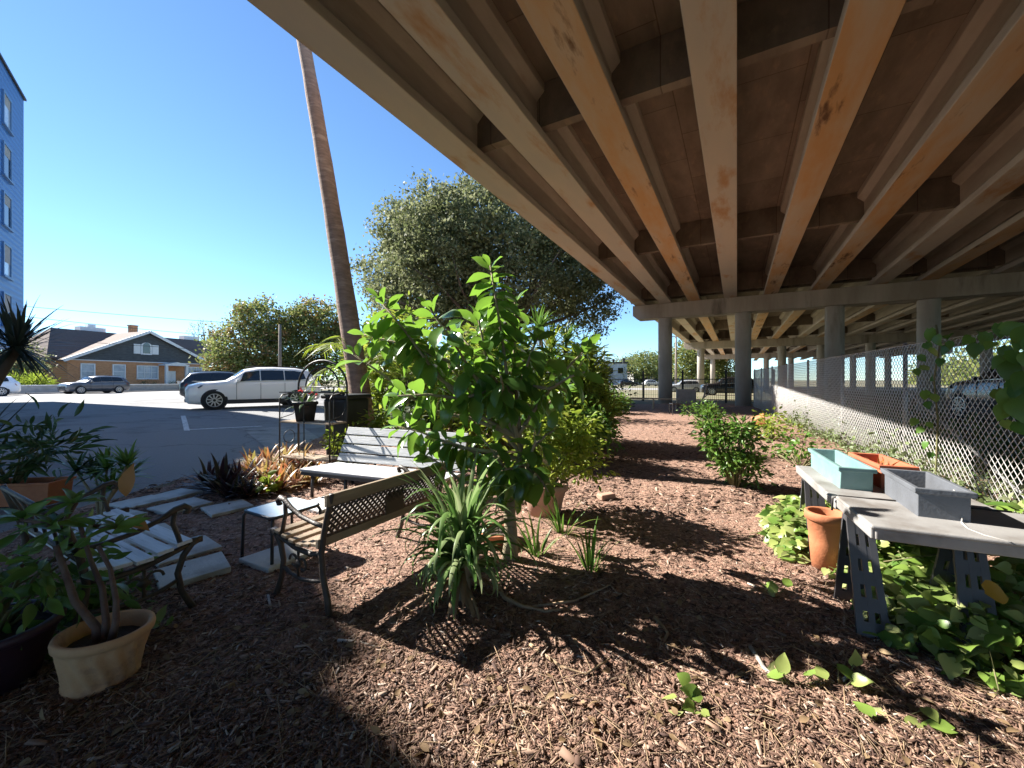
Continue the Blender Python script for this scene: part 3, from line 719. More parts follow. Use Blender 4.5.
for sx in (-1, 1):
    for sy in (-1, 1):
        m = MB(); m.tube([(sx*(a-.02), sy*(a-.02), ht-.005), (sx*(a-.005), sy*(a-.005), ht-.04), (sx*(a+.005), sy*(a+.005), .0)], .0125, 8); m.build('leg', 'table_frame', r, smooth=True)

# ------------------------------------------------------------------ paving slabs
slabs = [
    (140, 506, .42, BZ+.10, 'pale stone slab of the row at the asphalt edge, nearest the left planter'),
    (174, 498.5, .42, BZ+.15, 'pale stone slab touching the asphalt edge, just left of the dark bromeliads'),
    (183, 509.5, .44, BZ+.08, 'pale stone slab before the dark bromeliads, second row from the asphalt'),
    (228, 511.5, .40, BZ-.12, 'pale stone slab just left of the side table'),
    (277, 562, .40, BZ+.05, 'pale stone slab lying under the side table between its legs and the lattice bench'),
    (322, 508, .42, BZ+.0, 'sunlit pale stone slab behind the side table before the white bench'),
    (112, 522, .42, BZ+.1, 'pale stone slab partly behind the far arm of the shaded bench'),
    (143, 540, .42, BZ-.05, 'pale stone slab behind the shaded bench seat, farther of two'),
    (184, 555, .42, BZ-.12, 'pale stone slab with chipped corner lying before the shaded bench'),
    (194, 576, .42, BZ-.28, 'raised pale stone slab beside the front leg of the shaded bench, nearest to the camera'),
]
for px, py, s_, rz, lab in slabs:
    p = G(px, py)
    r = thing('paving_slab', lab, 'paving slab', (p.x, p.y, p.z), rz, 'stone slabs laid as stepping stones')
    k = s_/2; m = MB()
    j = rng.normal(0, .012, 8)
    m.prism([(-k+j[0], -k+j[1], -.02), (k+j[2], -k+j[3], -.02), (k+j[4], k+j[5], -.02), (-k+j[6], k+j[7], -.02)], (0, 0, .082))
    o = m.build('slab', 'slab_stone', r, bevel=.008); o.rotation_euler = (rng.normal(0, .015), rng.normal(0, .015), 0)

# ------------------------------------------------------------------ baker's rack and black tubs
RK = Vector((-3.47, 6.5, 0))
r = thing('plant_rack', 'black wire plant rack with arched top standing behind the white bench', 'rack', RK+Vector((0, 0, .01)), wz)
Wd = 1.0; dp = -.34
m = MB()
hp = 1.38; ar = Wd/2
arc = [(0, 0, 0), (0, 0, hp)]+[(ar-ar*math.cos(t), 0, hp+.42*math.sin(t)) for t in np.linspace(.15, PI-.15, 14)]+[(Wd, 0, hp), (Wd, 0, 0)]
m.tube(arc, .016, 7)
arc2 = [(.16, 0, hp)]+[(ar-(ar-.16)*math.cos(t), 0, hp+.32*math.sin(t)) for t in np.linspace(.15, PI-.15, 12)]+[(Wd-.16, 0, hp)]
m.tube(arc2, .012, 6)
m.bar((0, 0, hp), (Wd, 0, hp), .016, .016)
for k in range(4):
    q = np.linspace(0, 1.6*PI, 12); cx = .26+.16*k
    m.tube([(cx+.05*math.cos(t+k), 0, hp+.13+.05*math.sin(t+k)) for t in q], .006, 5)
m.build('back_frame', 'metal_dark', r, smooth=True)
for x in (0, Wd):
    m = MB(); m.tube([(x, dp, 0), (x, dp, 1.20), (x, dp+.05, 1.26), (x, -.02, 1.30)], .011, 7); m.tube([(x, dp, .9), (x, -.1, .95), (x, 0, 1.1)], .007, 5)
    q = np.linspace(0, 2*PI, 14); m.tube([(x, dp/2+.1*math.cos(t), .6+.1*math.sin(t)) for t in q], .006, 5, cap=False)
    m.build('side_frame', 'metal_dark', r, smooth=True)
m = MB(); m.tube([(Wd/2, dp, .3), (Wd/2, dp, 1.2)], .009, 6); m.tube([(Wd*.74, 0, .3), (Wd*.74, 0, hp)], .009, 6); m.build('stay', 'metal_dark', r)
for z in (.30, .84, 1.30):
    m = MB()
    for y in (dp, 0): m.bar((0, y, z), (Wd, y, z), .014, .014)
    for x in (0, Wd): m.bar((x, dp, z), (x, 0, z), .014, .014)
    if z < 1.2:
        for k in range(9): m.box((Wd/2, dp+.03+k*.035, z+.012), (Wd-.02, .028, .008))
    m.build('shelf', 'wood_weathered' if z < 1.2 else 'metal_dark', r)
def tub(name, label, loc, rz, prof, n, mt, cat, soil=None, sx=1, sy=1, fn=None, group=None, soilr=None):
    t = thing(name, label, cat, loc, rz, group)
    m = MB(); m.lathe(prof, (0, 0, 0), n, sx=sx, sy=sy, fn=fn); m.build('pot_wall', mt, t, smooth=True)
    if soil:
        m = MB(); m.lathe([(soilr, soil-.02), (soilr, soil), (.01, soil+.012)], (0, 0, 0), 24, sx=sx, sy=sy); m.build('soil', 'soil', t)
    return t
def potprof(rb, rt, h, lip=.02, lh=.05, th=.018):
    return [(rb, 0), (rb+(rt-rb)*.5, h*.5), (rt-.004, h-lh), (rt, h-lh+.004), (rt+lip, h-lh+.012), (rt+lip, h-.006), (rt+lip-.008, h), (rt-th+.006, h), (rt-th, h-.012), (rb-th*.6, h*.3)]
p = RK+dw*.33+Vector((.355, .935, 0))*-.17
tub('black_planter', 'black plastic planter tub on the middle shelf of the wire rack', p+Vector((0, 0, .87)), wz, potprof(.16, .21, .3), 4, 'black_plastic', 'planter', .24, sx=1.2, soilr=.15)
p = RK+dw*.60+Vector((.355, .935, 0))*.42
t = thing('garden_bin', 'tall black plastic bin with lid standing behind the wire rack', 'bin', (p.x, p.y, .01), wz)
m = MB(); m.box((0, 0, .60), (.50, .55, 1.18), taper=.86); m.build('bin_body', 'black_plastic', t, bevel=.05)
m = MB(); m.box((0, 0, 1.22), (.54, .60, .07)); m.box((0, -.27, 1.26), (.42, .06, .05)); m.build('lid', 'black_plastic', t, bevel=.03)
# ------------------------------------------------------------------ pots
swirl = lambda t, z: 1+(.038*math.cos(15*t+38*z) if .03 < z < .20 else 0)
TP = Vector((-2.02, 1.97, .02))
pp = [(.132, 0), (.142, .008), (.142, .03), (.135, .036)]+[(.135+.032*q, .036+.165*q) for q in np.linspace(.1, 1, 10)]+[(.172, .208), (.184, .214), (.188, .235), (.184, .25), (.172, .254), (.160, .248), (.155, .22), (.13, .14)]
tp = tub('clay_pot', 'tan clay pot with swirled flutes holding thick bare stems, nearest the camera', TP, .3, pp, 120, 'clay_tan', 'plant pot', .185, fn=swirl, soilr=.146)
tp.rotation_euler = (R(-3), R(2), .3)
tub('plum_pot', 'dark plum plastic pot cut by the left edge, beside the tan pot', (-2.52, 1.93, .015), 0, potprof(.16, .235, .30, .015, .05), 40, 'plum_plastic', 'plant pot', .25, soilr=.2)
pg = Vector((.36, 4.42, .01))
tub('terracotta_pot', 'weathered terracotta pot under the yellow green shrub beside the path', pg, 0, potprof(.17, .24, .36, .02, .08), 36, 'terracotta_pale', 'plant pot', .3, soilr=.2)
p = G(497, 545)
tub('clay_bowl', 'low orange clay bowl behind the thin trunk of the glossy tree', (p.x, p.y, .015), 0, potprof(.11, .17, .13, .012, .03), 32, 'terracotta', 'bowl', .1, soilr=.14)
p = Vector((2.46, 3.13, .01))
tub('terracotta_pot', 'tall orange terracotta pot standing under the grey table between the sawhorses', p, 0, potprof(.095, .128, .46, .014, .07), 36, 'terracotta', 'plant pot', .40, soilr=.105)
p = G(752, 428); t = tub('terracotta_pot', 'broken terracotta pot lying on its side by the far fence', (p.x, p.y, .19), 0, potprof(.15, .21, .36, .02, .07), 32, 'terracotta', 'plant pot', None)
t.rotation_euler = (R(80), 0, R(60))
def trough(name, label, loc, rz, L_, W_, H_, mt, cat='planter', tb=.85, th=.012, soil=True, lip=.018):
    t = thing(name, label, cat, loc, rz); m = MB()
    def rect(l, w, z): return [(-l/2, -w/2, z), (l/2, -w/2, z), (l/2, w/2, z), (-l/2, w/2, z)]
    rings = [rect(L_*(1-(1-tb)*.5), W_*tb, 0), rect(L_-lip*2, W_-lip*2, H_-.03), rect(L_, W_, H_-.028), rect(L_, W_, H_), rect(L_-lip*2-th, W_-lip*2-th, H_), rect(L_*(1-(1-tb)*.5)-th*2, W_*tb-th*2, .012)]
    for rg in rings: m.v += rg
    m.f.append((3, 2, 1, 0)); m.mi.append(0)
    for i in range(5):
        for k in range(4): m.f.append((i*4+k, i*4+(k+1) % 4, (i+1)*4+(k+1) % 4, (i+1)*4+k)); m.mi.append(0)
    m.f.append((20, 21, 22, 23)); m.mi.append(0)
    m.build('trough', mt, t, bevel=.004)
    if soil:
        m = MB(); l, w = L_*(1-(1-tb)*.35)-th*3, W_*(tb+(1-tb)*.35)-th*3-.01; m.prism(rect(l, w, H_*.3), (0, 0, .012)); m.build('soil', 'soil', t)
    return t
trough('planter_box', 'orange terracotta window box under dark foliage at the left edge', (-5.95, 4.75, gz(-5.95, 4.75)+.02), .12, 1.1, .34, .27, 'terracotta', soil=True)

# ------------------------------------------------------------------ grey tables on plastic sawhorses
TZ = math.atan2(.907, .421); e1 = Vector((.421, .907, 0)); e2 = Vector((.907, -.421, 0)); K1 = Vector((1.83, 2.04, 0))
def ttop(label, off, L_, W_, z, th):
    t = thing('table_top', label, 'table top', K1+e1*off+Vector((0, 0, z)), TZ)
    m = MB(); m.box((L_/2, -W_/2, th-.012), (L_, W_, .024)); m.build('board', 'table_plastic', t, bevel=.011, seg=3)
    m = MB()
    for (c, d) in (((L_/2, -.012, th/2-.018), (L_-.02, .018, th)), ((L_/2, -W_+.012, th/2-.018), (L_-.02, .018, th)), ((.012, -W_/2, th/2-.018), (.018, W_-.04, th)), ((L_-.012, -W_/2, th/2-.018), (.018, W_-.04, th))): m.box(c, d)
    m.build('lip', 'table_plastic', t, bevel=.006)
ttop('grey plastic table top with deep rounded lip, nearest the camera', 0, .58, 1.0, .705, .055)
ttop('grey plastic table top under the teal and red planters', .582, 1.16, .82, .685, .045)
def sawhorse(label, off):
    t = thing('sawhorse', label, 'sawhorse', K1+e1*off+e2*.03, TZ)
    Lr = .60; zt = .665; sp = .19
    m = MB(); m.box((0, -Lr/2, zt-.02), (.07, Lr, .04)); m.build('ridge', 'horse_plastic', t, bevel=.006)
    for sgn in (-1, 1):
        def P(y, q): return Vector((sgn*(.03+sp*q), -y, zt-.01-(zt-.02)*q))
        nrm = (P(1, 0)-P(0, 0)).cross(P(0, 1)-P(0, 0)).normalized()
        for y0, inner in ((0.0, 1), (Lr, -1)):
            m = MB(); w0, w1 = .125, .158
            def bar(a, b, w): m.bar(a, b, .022, w, up=(P(0, 0)-P(1, 0)))
            for fr_ in (0, .5, 1):
                a = P(y0+inner*(.018+(w0-.036)*fr_), .0); b = P(y0+inner*(.018+(w1-.036)*fr_), 1.0); m.bar(a, b, .034 if fr_ != .5 else .028, .02, up=nrm)
            for q, hq in ((.07, .14), (.29, .11), (.50, .11), (.71, .11), (.92, .15)):
                a = P(y0, q); b = P(y0+inner*(w0+(w1-w0)*q), q); m.bar(a, b, hq*zt, .018, up=nrm)
            m.prism([P(y0+inner*.13, .80)+nrm*.008, P(y0+inner*.28, .90)+nrm*.008, P(y0+inner*.24, .985)+nrm*.008, P(y0+inner*.13, .985)+nrm*.008], nrm*-.016)
            m.build('leg', 'horse_plastic', t)
        m = MB(); m.bar(P(.2, .90), P(Lr-.2, .90), .06, .014, up=nrm); m.build('brace', 'horse_plastic', t)
sawhorse('grey plastic sawhorse with slotted legs carrying the nearest table top', .52)
sawhorse('grey plastic sawhorse with slotted legs under the far end of the table', 1.60)
zt1, zt2 = .752, .723
tl = trough('planter_box', 'long teal plastic window box on the table', K1+e1*1.33+e2*.205+Vector((0, 0, zt2)), TZ, .86, .215, .165, 'teal_plastic')
trough('planter_box', 'empty grey plastic window box on the seam of the two table tops', K1+e1*.53+e2*.40+Vector((0, 0, zt1+.001)), TZ-.06, .56, .24, .165, 'grey_plastic', soil=False)
trough('planter_box', 'red clay planter box of dry stalks behind the teal and grey window boxes', K1+e1*1.32+e2*.46+Vector((0, 0, zt2)), TZ+.05, .55, .22, .175, 'red_clay')
def cord(label, pts, r_, mt, name='cord'):
    m = MB(); m.tube(pts, r_, 6); o = m.build(name, mt, None, smooth=True); return tag(o, label, 'cord')
q = lambda a, b, z: K1+e1*a+e2*b+Vector((0, 0, z))
cord('dark cord tied along the seam of the grey table tops', [q(.59, -.015, .66), q(.585, -.012, .74), q(.58, .02, zt1+.008), q(.585, .15, zt1+.006), q(.60, .22, zt1+.006), q(.595, .40, zt1+.006), q(.61, .62, zt1+.006), q(.60, .8, zt1+.006)], .006, 'cord_dark')
cord('pale looped wire hanging from the grey window box', [q(.36, .46, zt1+.15), q(.33, .47, zt1+.13), q(.30, .47, zt1+.06), q(.24, .44, zt1+.010), q(.14, .42, zt1+.006), q(.06, .44, zt1+.006), q(.0, .5, zt1+.006)], .0035, 'cord_pale')
pl = thing('wood_plank', 'weathered plank lying on the ground under the table', 'plank', (2.55, 2.66, .06), .2)
m = MB(); m.box((0, 0, .03), (.62, .14, .035)); m.build('board', 'wood_weathered', pl, bevel=.004)

# ------------------------------------------------------------------ chain-link fence
FA = Vector((fx0(1.0), 1.0, 0)); FD = Vector((.4122, .9111, 0)); FZ = math.atan2(FD.y, FD.x); FL = 23.5; FH = 2.05
fence = thing('chain_link_fence', 'galvanised chain-link fence running along the right of the mulch path', 'fence', FA, FZ)
P = []; Q = []; stp = .098; k = -FH*.9; sl = .9
while k < FL:
    for o, fl in ((.0035, 0), (-.0035, 1)):
        xa = k; wdt = FH*sl; ta = max(0, -xa/wdt); tb = min(1, (FL-xa)/wdt)
        if tb > ta:
            za, zb = (.03, FH) if not fl else (FH, .03)
            P.append((xa+wdt*ta, o, za+(zb-za)*ta)); Q.append((xa+wdt*tb, o, za+(zb-za)*tb))
    k += stp
np_bars('wire_mesh', P, Q, .0042, 'wire_galv', fence)
Y = 3.77; xs_ = []
for y in (1.04, 3.77, 6.5, 9.23, 11.97, 14.7, 17.4, 20.1, 22.3):
    x = (y-1.0)/.9111; xs_.append(x)
    m = MB(); m.tube([(x, -.045, -.2), (x, -.045, FH+.05)], .03, 12); m.build('post', 'galv', fence, smooth=True)
m = MB(); m.tube([(0, 0, FH), (FL, 0, FH)], .004, 6); m.tube([(0, 0, .05), (FL, 0, .05)], .004, 6); m.build('tension_wire', 'wire_galv', fence)
m = MB(); m.tube([(xs_[2], -.045, 1.35), (xs_[1]+.1, -.045, .15)], .014, 8); m.build('brace', 'galv', fence)

# ------------------------------------------------------------------ far end of the path
IF = A(604, 401, 28.0); IF.z = 0
ib = BP(29.6, -3.2); fdir = math.atan2(-.4904, .8715)
f0 = Vector((7.2, 30.2, 0)); f1 = Vector((16.3, 24.9, 0)); d = f1-f0; Lf = d.length
fe = thing('iron_fence', 'black iron picket fence across the far end of the mulch path', 'fence', f0, math.atan2(d.y, d.x))
P = []; Q = []
x = .1
while x < Lf: P.append((x, 0, .12)); Q.append((x, 0, 1.62)); x += .125
np_bars('picket', P, Q, .009, 'metal_dark', fe)
for x in np.arange(0, Lf+.1, Lf/4):
    m = MB(); m.box((x, 0, 1.0), (.12, .12, 2.0)); m.box((x, 0, 2.03), (.17, .17, .07)); m.lathe([(.05, 2.06), (.07, 2.11), (.0, 2.19)], (x, 0, 0), 10); m.build('post', 'metal_dark', fe)
for z in (.2, 1.55):
    m = MB(); m.bar((0, .0, z), (Lf, .0, z), .05, .05); m.build('rail', 'metal_dark', fe)
wf = thing('trestle', 'long low pale wooden trestle at the far end of the path', 'trestle', (6.0, 20.6, .02), -.12)
m = MB(); m.bar((0, 0, .52), (2.5, 0, .52), .10, .05); m.build('beam', 'wood_pale', wf)
for x in (.1, 1.25, 2.4):
    m = MB(); m.bar((x-.06, 0, 0), (x, 0, .5), .05, .06); m.bar((x+.05, .25, 0), (x, .02, .5), .05, .06); m.build('leg', 'wood_pale', wf)
mat('box_grey', (.34, .31, .29), .7, (.26, .24, .22), 4)
gb = thing('metal_cabinet', 'square grey cabinet on short dark legs beside the first column', 'cabinet', A(686, 405, 21)*1.0, -.35)
gb.location.z = .02
m = MB(); m.box((0, 0, .62), (.95, .5, .72)); m.build('cabinet_body', 'box_grey', gb, bevel=.03)
m = MB(); m.box((0, -.255, .62), (.82, .02, .6)); m.build('door', 'box_grey', gb, bevel=.006)
for sx in (-1, 1):
    for sy in (-1, 1):
        m = MB(); m.box((sx*.4, sy*.18, .13), (.06, .06, .28)); m.build('leg', 'metal_dark', gb)
p = A(695, 405, 19.5); s0 = Vector((p.x, p.y, .03))
m = MB(); m.tube([s0, s0+Vector((.35, .1, .25)), s0+Vector((.55, .2, .7)), s0+Vector((.72, .3, 1.25))], [.05, .05, .045, .03], 8); m.tube([s0+Vector((.5, .18, .6)), s0+Vector((.75, .1, .8))], [.035, .015], 6)
tag(m.build('driftwood', 'bleached', None, smooth=True), 'pale leaning driftwood branch at the far end of the path', 'driftwood')
p = G(680, 416)
bf = thing('bed_frame', 'rusty bent metal frame lying in the shade before the grey cabinet', 'metal frame', (p.x-.3, p.y, .02), -.2)
m = MB()
for a, b in (((0, 0, 0), (0, 0, .55)), ((1.3, 0, 0), (1.3, 0, .45)), ((0, 0, .5), (1.3, 0, .42)), ((0, .7, 0), (0, .7, .5)), ((1.3, .7, 0), (1.35, .7, .4)), ((0, .7, .46), (1.3, .7, .38)), ((0, 0, .48), (0, .7, .46)), ((1.3, 0, .42), (1.3, .7, .38))): m.tube([a, b], .022, 6)
m.build('tubing', 'metal_dark', bf)

# ------------------------------------------------------------------ traffic signal, poles, wires, far buildings
ts = thing('traffic_signal', 'traffic signal mast arm with two hanging signal heads far beyond the path', 'traffic signal', ((604-CX)/F*85, 85, 0), 0)
m = MB(); m.tube([(0, 0, 0), (0, 0, 8.6)], [.17, .09], 10); m.build('pole', 'pole_grey', ts, smooth=True)
m = MB(); m.tube([(-3, 0, 5.3), (0, 0, 5.5), (6.6, 0, 6.0)], [.12, .11, .06], 8); m.build('mast_arm', 'pole_grey', ts, smooth=True)
for x, z in ((2.0, 5.55), (4.2, 5.72)):
    m = MB(); m.box((x, 0, z-.15), (.42, .32, 1.15))
    for k in range(3): m.box((x, -.2, z+.18-.34*k), (.3, .14, .05))
    m.build('signal_head', 'metal_dark', ts)
def upole(label, x, y, h, r_=.14, arms=True, z0=0):
    t = thing('utility_pole', label, 'utility pole', (x, y, z0), 0)
    m = MB(); m.tube([(0, 0, 0), (0, 0, h)], [r_, r_*.7], 10); m.build('pole', 'pole_wood', t, smooth=True)
    if arms:
        m = MB(); m.bar((-.9, 0, h-.4), (.9, 0, h-.4), .1, .12); m.build('crossarm', 'pole_wood', t)
    return t
upole('weathered utility pole standing before the pair of olive green trees', (280-CX)/F*36, 36, 6.2, .16, False, .3)
upole('thin pale utility pole seen between the first two overpass columns', (676-CX)/F*70, 70, 9.5, .2, True)
def wire(label, pts, sag, r_=.018):
    a, b = Vector(pts[0]), Vector(pts[1]); m = MB()
    m.tube([a.lerp(b, t)-Vector((0, 0, sag*4*t*(1-t))) for t in np.linspace(0, 1, 17)], r_, 5)
    tag(m.build('overhead_wire', 'metal_dark', None), label, 'wire', 'overhead wires across the street')
pb = ((280-CX)/F*36, 36, 6.35)
wire('upper overhead wire crossing the sky left of the utility pole', (A(-60, 298, 31), A(280, 326, 36)), .15)
wire('second overhead wire crossing the sky just above the house roof', (A(-60, 306, 31), A(280, 341, 36)), .2)
wire('lowest overhead wire crossing in front of the house roof', (A(-60, 331, 31), A(280, 354, 36)), .1)
pbld = thing('distant_building', 'pale blue two storey building far beyond the road', 'building', (31, 118, 0), 0)
m = MB(); m.box((-3.5, 4, 3.2), (13, 8, 6.4)); m.build('wall', 'glass_pale', pbld)
m = MB(); m.box((-3.5, 4, 6.6), (13.6, 8.6, .5)); m.build('roof', 'metal_dark', pbld)
for x in (-8, -5, -2, 1):
    m = MB(); m.box((x, -.05, 4.3), (1.5, .12, 1.6)); m.build('window', 'glass_dark', pbld)
sh = thing('distant_building', 'long low white building far beyond the road right of the pale blue one', 'building', (47, 125, 0), 0)
m = MB(); m.box((8, 4, 1.9), (34, 8, 3.8)); m.build('wall', 'stucco_white', sh)
m = MB(); m.box((8, 4, 3.95), (35, 9, .3)); m.build('roof', 'roof_shingle', sh)
for x in (-6, -1, 4, 9, 14, 19):
    m = MB(); m.box((x, -.05, 1.8), (1.8, .12, 1.6)); m.build('window', 'glass_dark', sh)
# ================================================================== foliage materials
leafmat('leaf_oak', [(.125, .15, .06), (.175, .195, .085), (.25, .26, .15), (.09, .115, .045)], .6, .45, spec=.15)
leafmat('leaf_olive', [(.14, .19, .05), (.20, .24, .07), (.27, .26, .10), (.11, .16, .04)], .6, .45, spec=.15)
leafmat('leaf_rusty', [(.26, .18, .06), (.32, .18, .07), (.18, .17, .05)], .5, .3)
leafmat('leaf_glossy', [(.055, .12, .028), (.08, .165, .033), (.06, .13, .034), (.13, .23, .04)], .22, .38, tcol=(.26, .48, .05), spec=.6)
leafmat('leaf_yellowgreen', [(.20, .28, .03), (.27, .34, .04), (.14, .22, .03), (.36, .38, .06)], .45, .5)
leafmat('leaf_green', [(.09, .18, .03), (.13, .23, .04), (.07, .14, .03)], .45, .45)
leafmat('leaf_fresh', [(.085, .19, .025), (.13, .25, .04), (.06, .14, .02), (.19, .26, .05)], .4, .4)
leafmat('leaf_dark', [(.035, .075, .025), (.05, .10, .03), (.07, .125, .035)], .35, .25)
leafmat('leaf_yucca', [(.03, .042, .03), (.05, .062, .04), (.022, .032, .022)], .4, .2)
leafmat('leaf_grey', [(.17, .21, .14), (.28, .30, .22), (.12, .16, .10)], .5, .35)
leafmat('leaf_spider', [(.09, .19, .04), (.13, .25, .06), (.28, .36, .16), (.07, .15, .03), (.17, .28, .08), (.36, .40, .22)], .38, .42)
leafmat('leaf_dry', [(.26, .17, .09), (.19, .12, .06), (.32, .23, .13)], .8, .25)
leafmat('leaf_brom_dark', [(.035, .018, .022), (.055, .024, .03), (.05, .05, .025), (.075, .03, .04)], .35, .2)
leafmat('leaf_brom_red', [(.32, .09, .06), (.40, .19, .06), (.25, .22, .06), (.45, .30, .14), (.16, .05, .05), (.48, .36, .22)], .4, .35)
leafmat('leaf_plumeria', [(.11, .20, .035), (.15, .26, .045), (.08, .15, .03), (.20, .28, .06)], .35, .35)
leafmat('leaf_weed', [(.12, .17, .06), (.20, .24, .11), (.09, .13, .04), (.26, .27, .16)], .5, .35)
leafmat('leaf_vine', [(.06, .15, .025), (.09, .20, .035), (.14, .26, .05), (.05, .11, .02)], .35, .42)
leafmat('leaf_bloom', [(.45, .03, .04), (.5, .08, .06)], .5, .4)
leafmat('leaf_pothos', [(.14, .23, .04), (.20, .30, .06), (.08, .16, .03), (.30, .36, .10), (.40, .43, .18), (.13, .20, .05)], .32, .35)
leafmat('leaf_gold', [(.42, .27, .03), (.38, .20, .03)], .45, .4)
leafmat('leaf_orange', [(.42, .22, .06), (.36, .16, .05)], .5, .4)
rampmat('chip', [(0, (.05, .024, .017)), (.3, (.10, .053, .035)), (.55, (.17, .098, .066)), (.84, (.265, .165, .115)), (.97, (.38, .28, .21)), (1, (.44, .39, .34))])

def clusters(blobs, per):
    out = []
    for (cx, cy, cz, rx, ry, rz) in blobs:
        n = max(6, int(per*(rx*ry*rz)**(2/3)))
        d = rdir(n, .15); rr = rng.uniform(.45, 1.0, n)**.6
        out.append(np.array((cx, cy, cz))+d*rr[:, None]*np.array((rx, ry, rz)))
    return np.concatenate(out)
def tree(name, label, loc, trunk, blobs, per, nl, cr, ls, lm, bm='bark', cat='tree', group=None, r0=.4, nlimb=30, flat=.8, mat2=None, share2=0):
    t = thing(name, label, cat, loc, 0, group)
    cc = clusters(blobs, per)
    m = MB(); n = len(trunk); m.tube(trunk, [r0*(1-.45*i/(n-1)) for i in range(n)], 10); tr = m.build('trunk', bm, t, smooth=True)
    m = MB(); top = Vector(trunk[-1])
    for c in cc[rng.permutation(len(cc))[:nlimb]]:
        c = Vector(c); st = Vector(trunk[-2]).lerp(top, rng.uniform(.2, 1)); mid = st.lerp(c, .5)+Vector((rng.normal(0, .06), rng.normal(0, .06), -.06))*((c-st).length)
        L = (c-st).length
        m.tube([st, st.lerp(mid, .5)+Vector(rng.normal(0, .03, 3))*L, mid, mid.lerp(c, .5)+Vector(rng.normal(0, .04, 3))*L, c], [r0*.42, r0*.3, r0*.2, r0*.12, r0*.05], 6)
    m.build('limb', bm, t, smooth=True)
    k = len(cc); per_c = max(1, nl//k)
    dens = rng.uniform(.4, 1.5, k); cnt = np.maximum(1, (per_c*dens)).astype(int)
    idx = np.repeat(np.arange(k), cnt)
    P = cc[idx]+rng.normal(0, 1, (len(idx), 3))*cr*np.array((1, 1, flat))*rng.uniform(.6, 1.2, k)[idx][:, None]
    P[:, 2] = np.maximum(P[:, 2], .15)
    D = rdir(len(P)); Nn = rdir(len(P), .6)
    sz = ls*rng.uniform(.6, 1.3, len(P))
    if share2:
        s2 = rng.random(k)[idx] < share2
        leaves('crown', P[~s2], D[~s2], Nn[~s2], sz[~s2], sz[~s2]*.6, 'diamond', lm, t); leaves('crown', P[s2], D[s2], Nn[s2], sz[s2], sz[s2]*.6, 'diamond', mat2, t)
    else: leaves('crown', P, D, Nn, sz, sz*.6, 'diamond', lm, t)
    return t
def shrub(name, label, loc, blobs, per, nl, cr, L_, W_, kind, lm, cat='shrub', group=None, nstem=10, stem='stem_green', sr=.012, droop=-.2, zmin=.03):
    t = thing(name, label, cat, loc, 0, group)
    cc = clusters(blobs, per); k = len(cc)
    m = MB()
    for c in cc[rng.permutation(k)[:nstem]]:
        c = Vector(c); b = Vector((c.x*.12, c.y*.12, 0)); md = b.lerp(c, .5)+Vector((rng.normal(0, .04), rng.normal(0, .04), .05))
        m.tube([b, md, c], [sr, sr*.75, sr*.4], 5)
    m.build('stem', stem, t, smooth=True)
    cnt = np.maximum(1, (nl/k*rng.uniform(.4, 1.6, k))).astype(int); idx = np.repeat(np.arange(k), cnt)
    off = rng.normal(0, 1, (len(idx), 3))*cr; P = cc[idx]+off; P[:, 2] = np.maximum(P[:, 2], zmin)
    D = nrmz(off*np.array((1, 1, .6))+rng.normal(0, .35, off.shape)*cr+np.array((0, 0, droop))*cr); Nn = rdir(len(P), 1.0)
    s_ = rng.uniform(.65, 1.25, len(P))
    leaves('foliage', P, D, Nn, L_*s_, W_*s_, kind, lm, t)
    return t
def rosette(name, label, loc, n, L_, W_, el, droop, lm, cat='plant', group=None, fold=.25, seg=8, z=0.0, parent=None, spread=.03, elv=.35, base_w=.6):
    t = parent or thing(name, label, cat, loc, 0, group)
    az = rng.uniform(0, 2*PI, n); e = np.clip(rng.normal(el, elv, n), -.9, 1.5)
    base = np.stack([spread*np.cos(az), spread*np.sin(az), np.full(n, z)], 1)
    ribbons('leaf_blades', base, az, e, L_*rng.uniform(.6, 1.15, n), W_*rng.uniform(.75, 1.2, n), droop*rng.uniform(.4, 1.5, n), lm, t, seg=seg, fold=fold, curl=rng.normal(0, .25, n), base_w=base_w)
    return t

# ================================================================== trees
# big live oak
ox, oy = A(492, 300, 30)[0], 30.0
oakb = []
for i in range(52):
    d = nrmz(rng.normal(0, 1, 3)*np.array((1.1, 1, .9))+np.array((0, -.25, .15))); rr = rng.uniform(.72, 1.0); q_ = rng.uniform(1.7, 2.9)
    oakb.append((d[0]*8.0*rr, d[1]*6.0*rr, 9.5+d[2]*4.6*rr, q_*1.15, q_, q_*.85))
oakb += [(7.4, 0, 7.0, 2.4, 2.4, 2.2), (8.6, 0, 8.6, 2.0, 2, 1.8), (-7.6, 0, 8.0, 2.2, 2, 1.9), (-8.4, 0, 9.4, 1.6, 2, 1.4), (5.6, 0, 6.4, 2, 2, 1.4)]
oak = tree('oak_tree', 'huge spreading dark oak rising behind the garden shrubs', (ox, oy, 0), [(0, 0, 0), (.1, 0, 1.6), (0, .1, 3.2), (.2, 0, 4.6)],
     oakb, 6, 120000, .44, .24, 'leaf_oak', r0=.62, nlimb=46, flat=.65)
tree('olive_tree', 'olive green tree left of the utility pole beyond the lot', ((258-CX)/F*44, 44, 0), [(0, 0, 0), (.1, 0, 1.5), (0, 0, 3)],
     [(-1.2, 0, 5.2, 3.6, 3, 3.2), (.6, 0, 7.6, 3.0, 3, 2.9), (2.6, 0, 5.2, 2.6, 3, 2.8), (-3.6, 0, 4.0, 2.0, 2.4, 2.2), (0, -1, 2.4, 4.2, 2, 1.8)], 11, 18000, .5, .33, 'leaf_olive', r0=.3, nlimb=30, mat2='leaf_rusty', share2=.2)
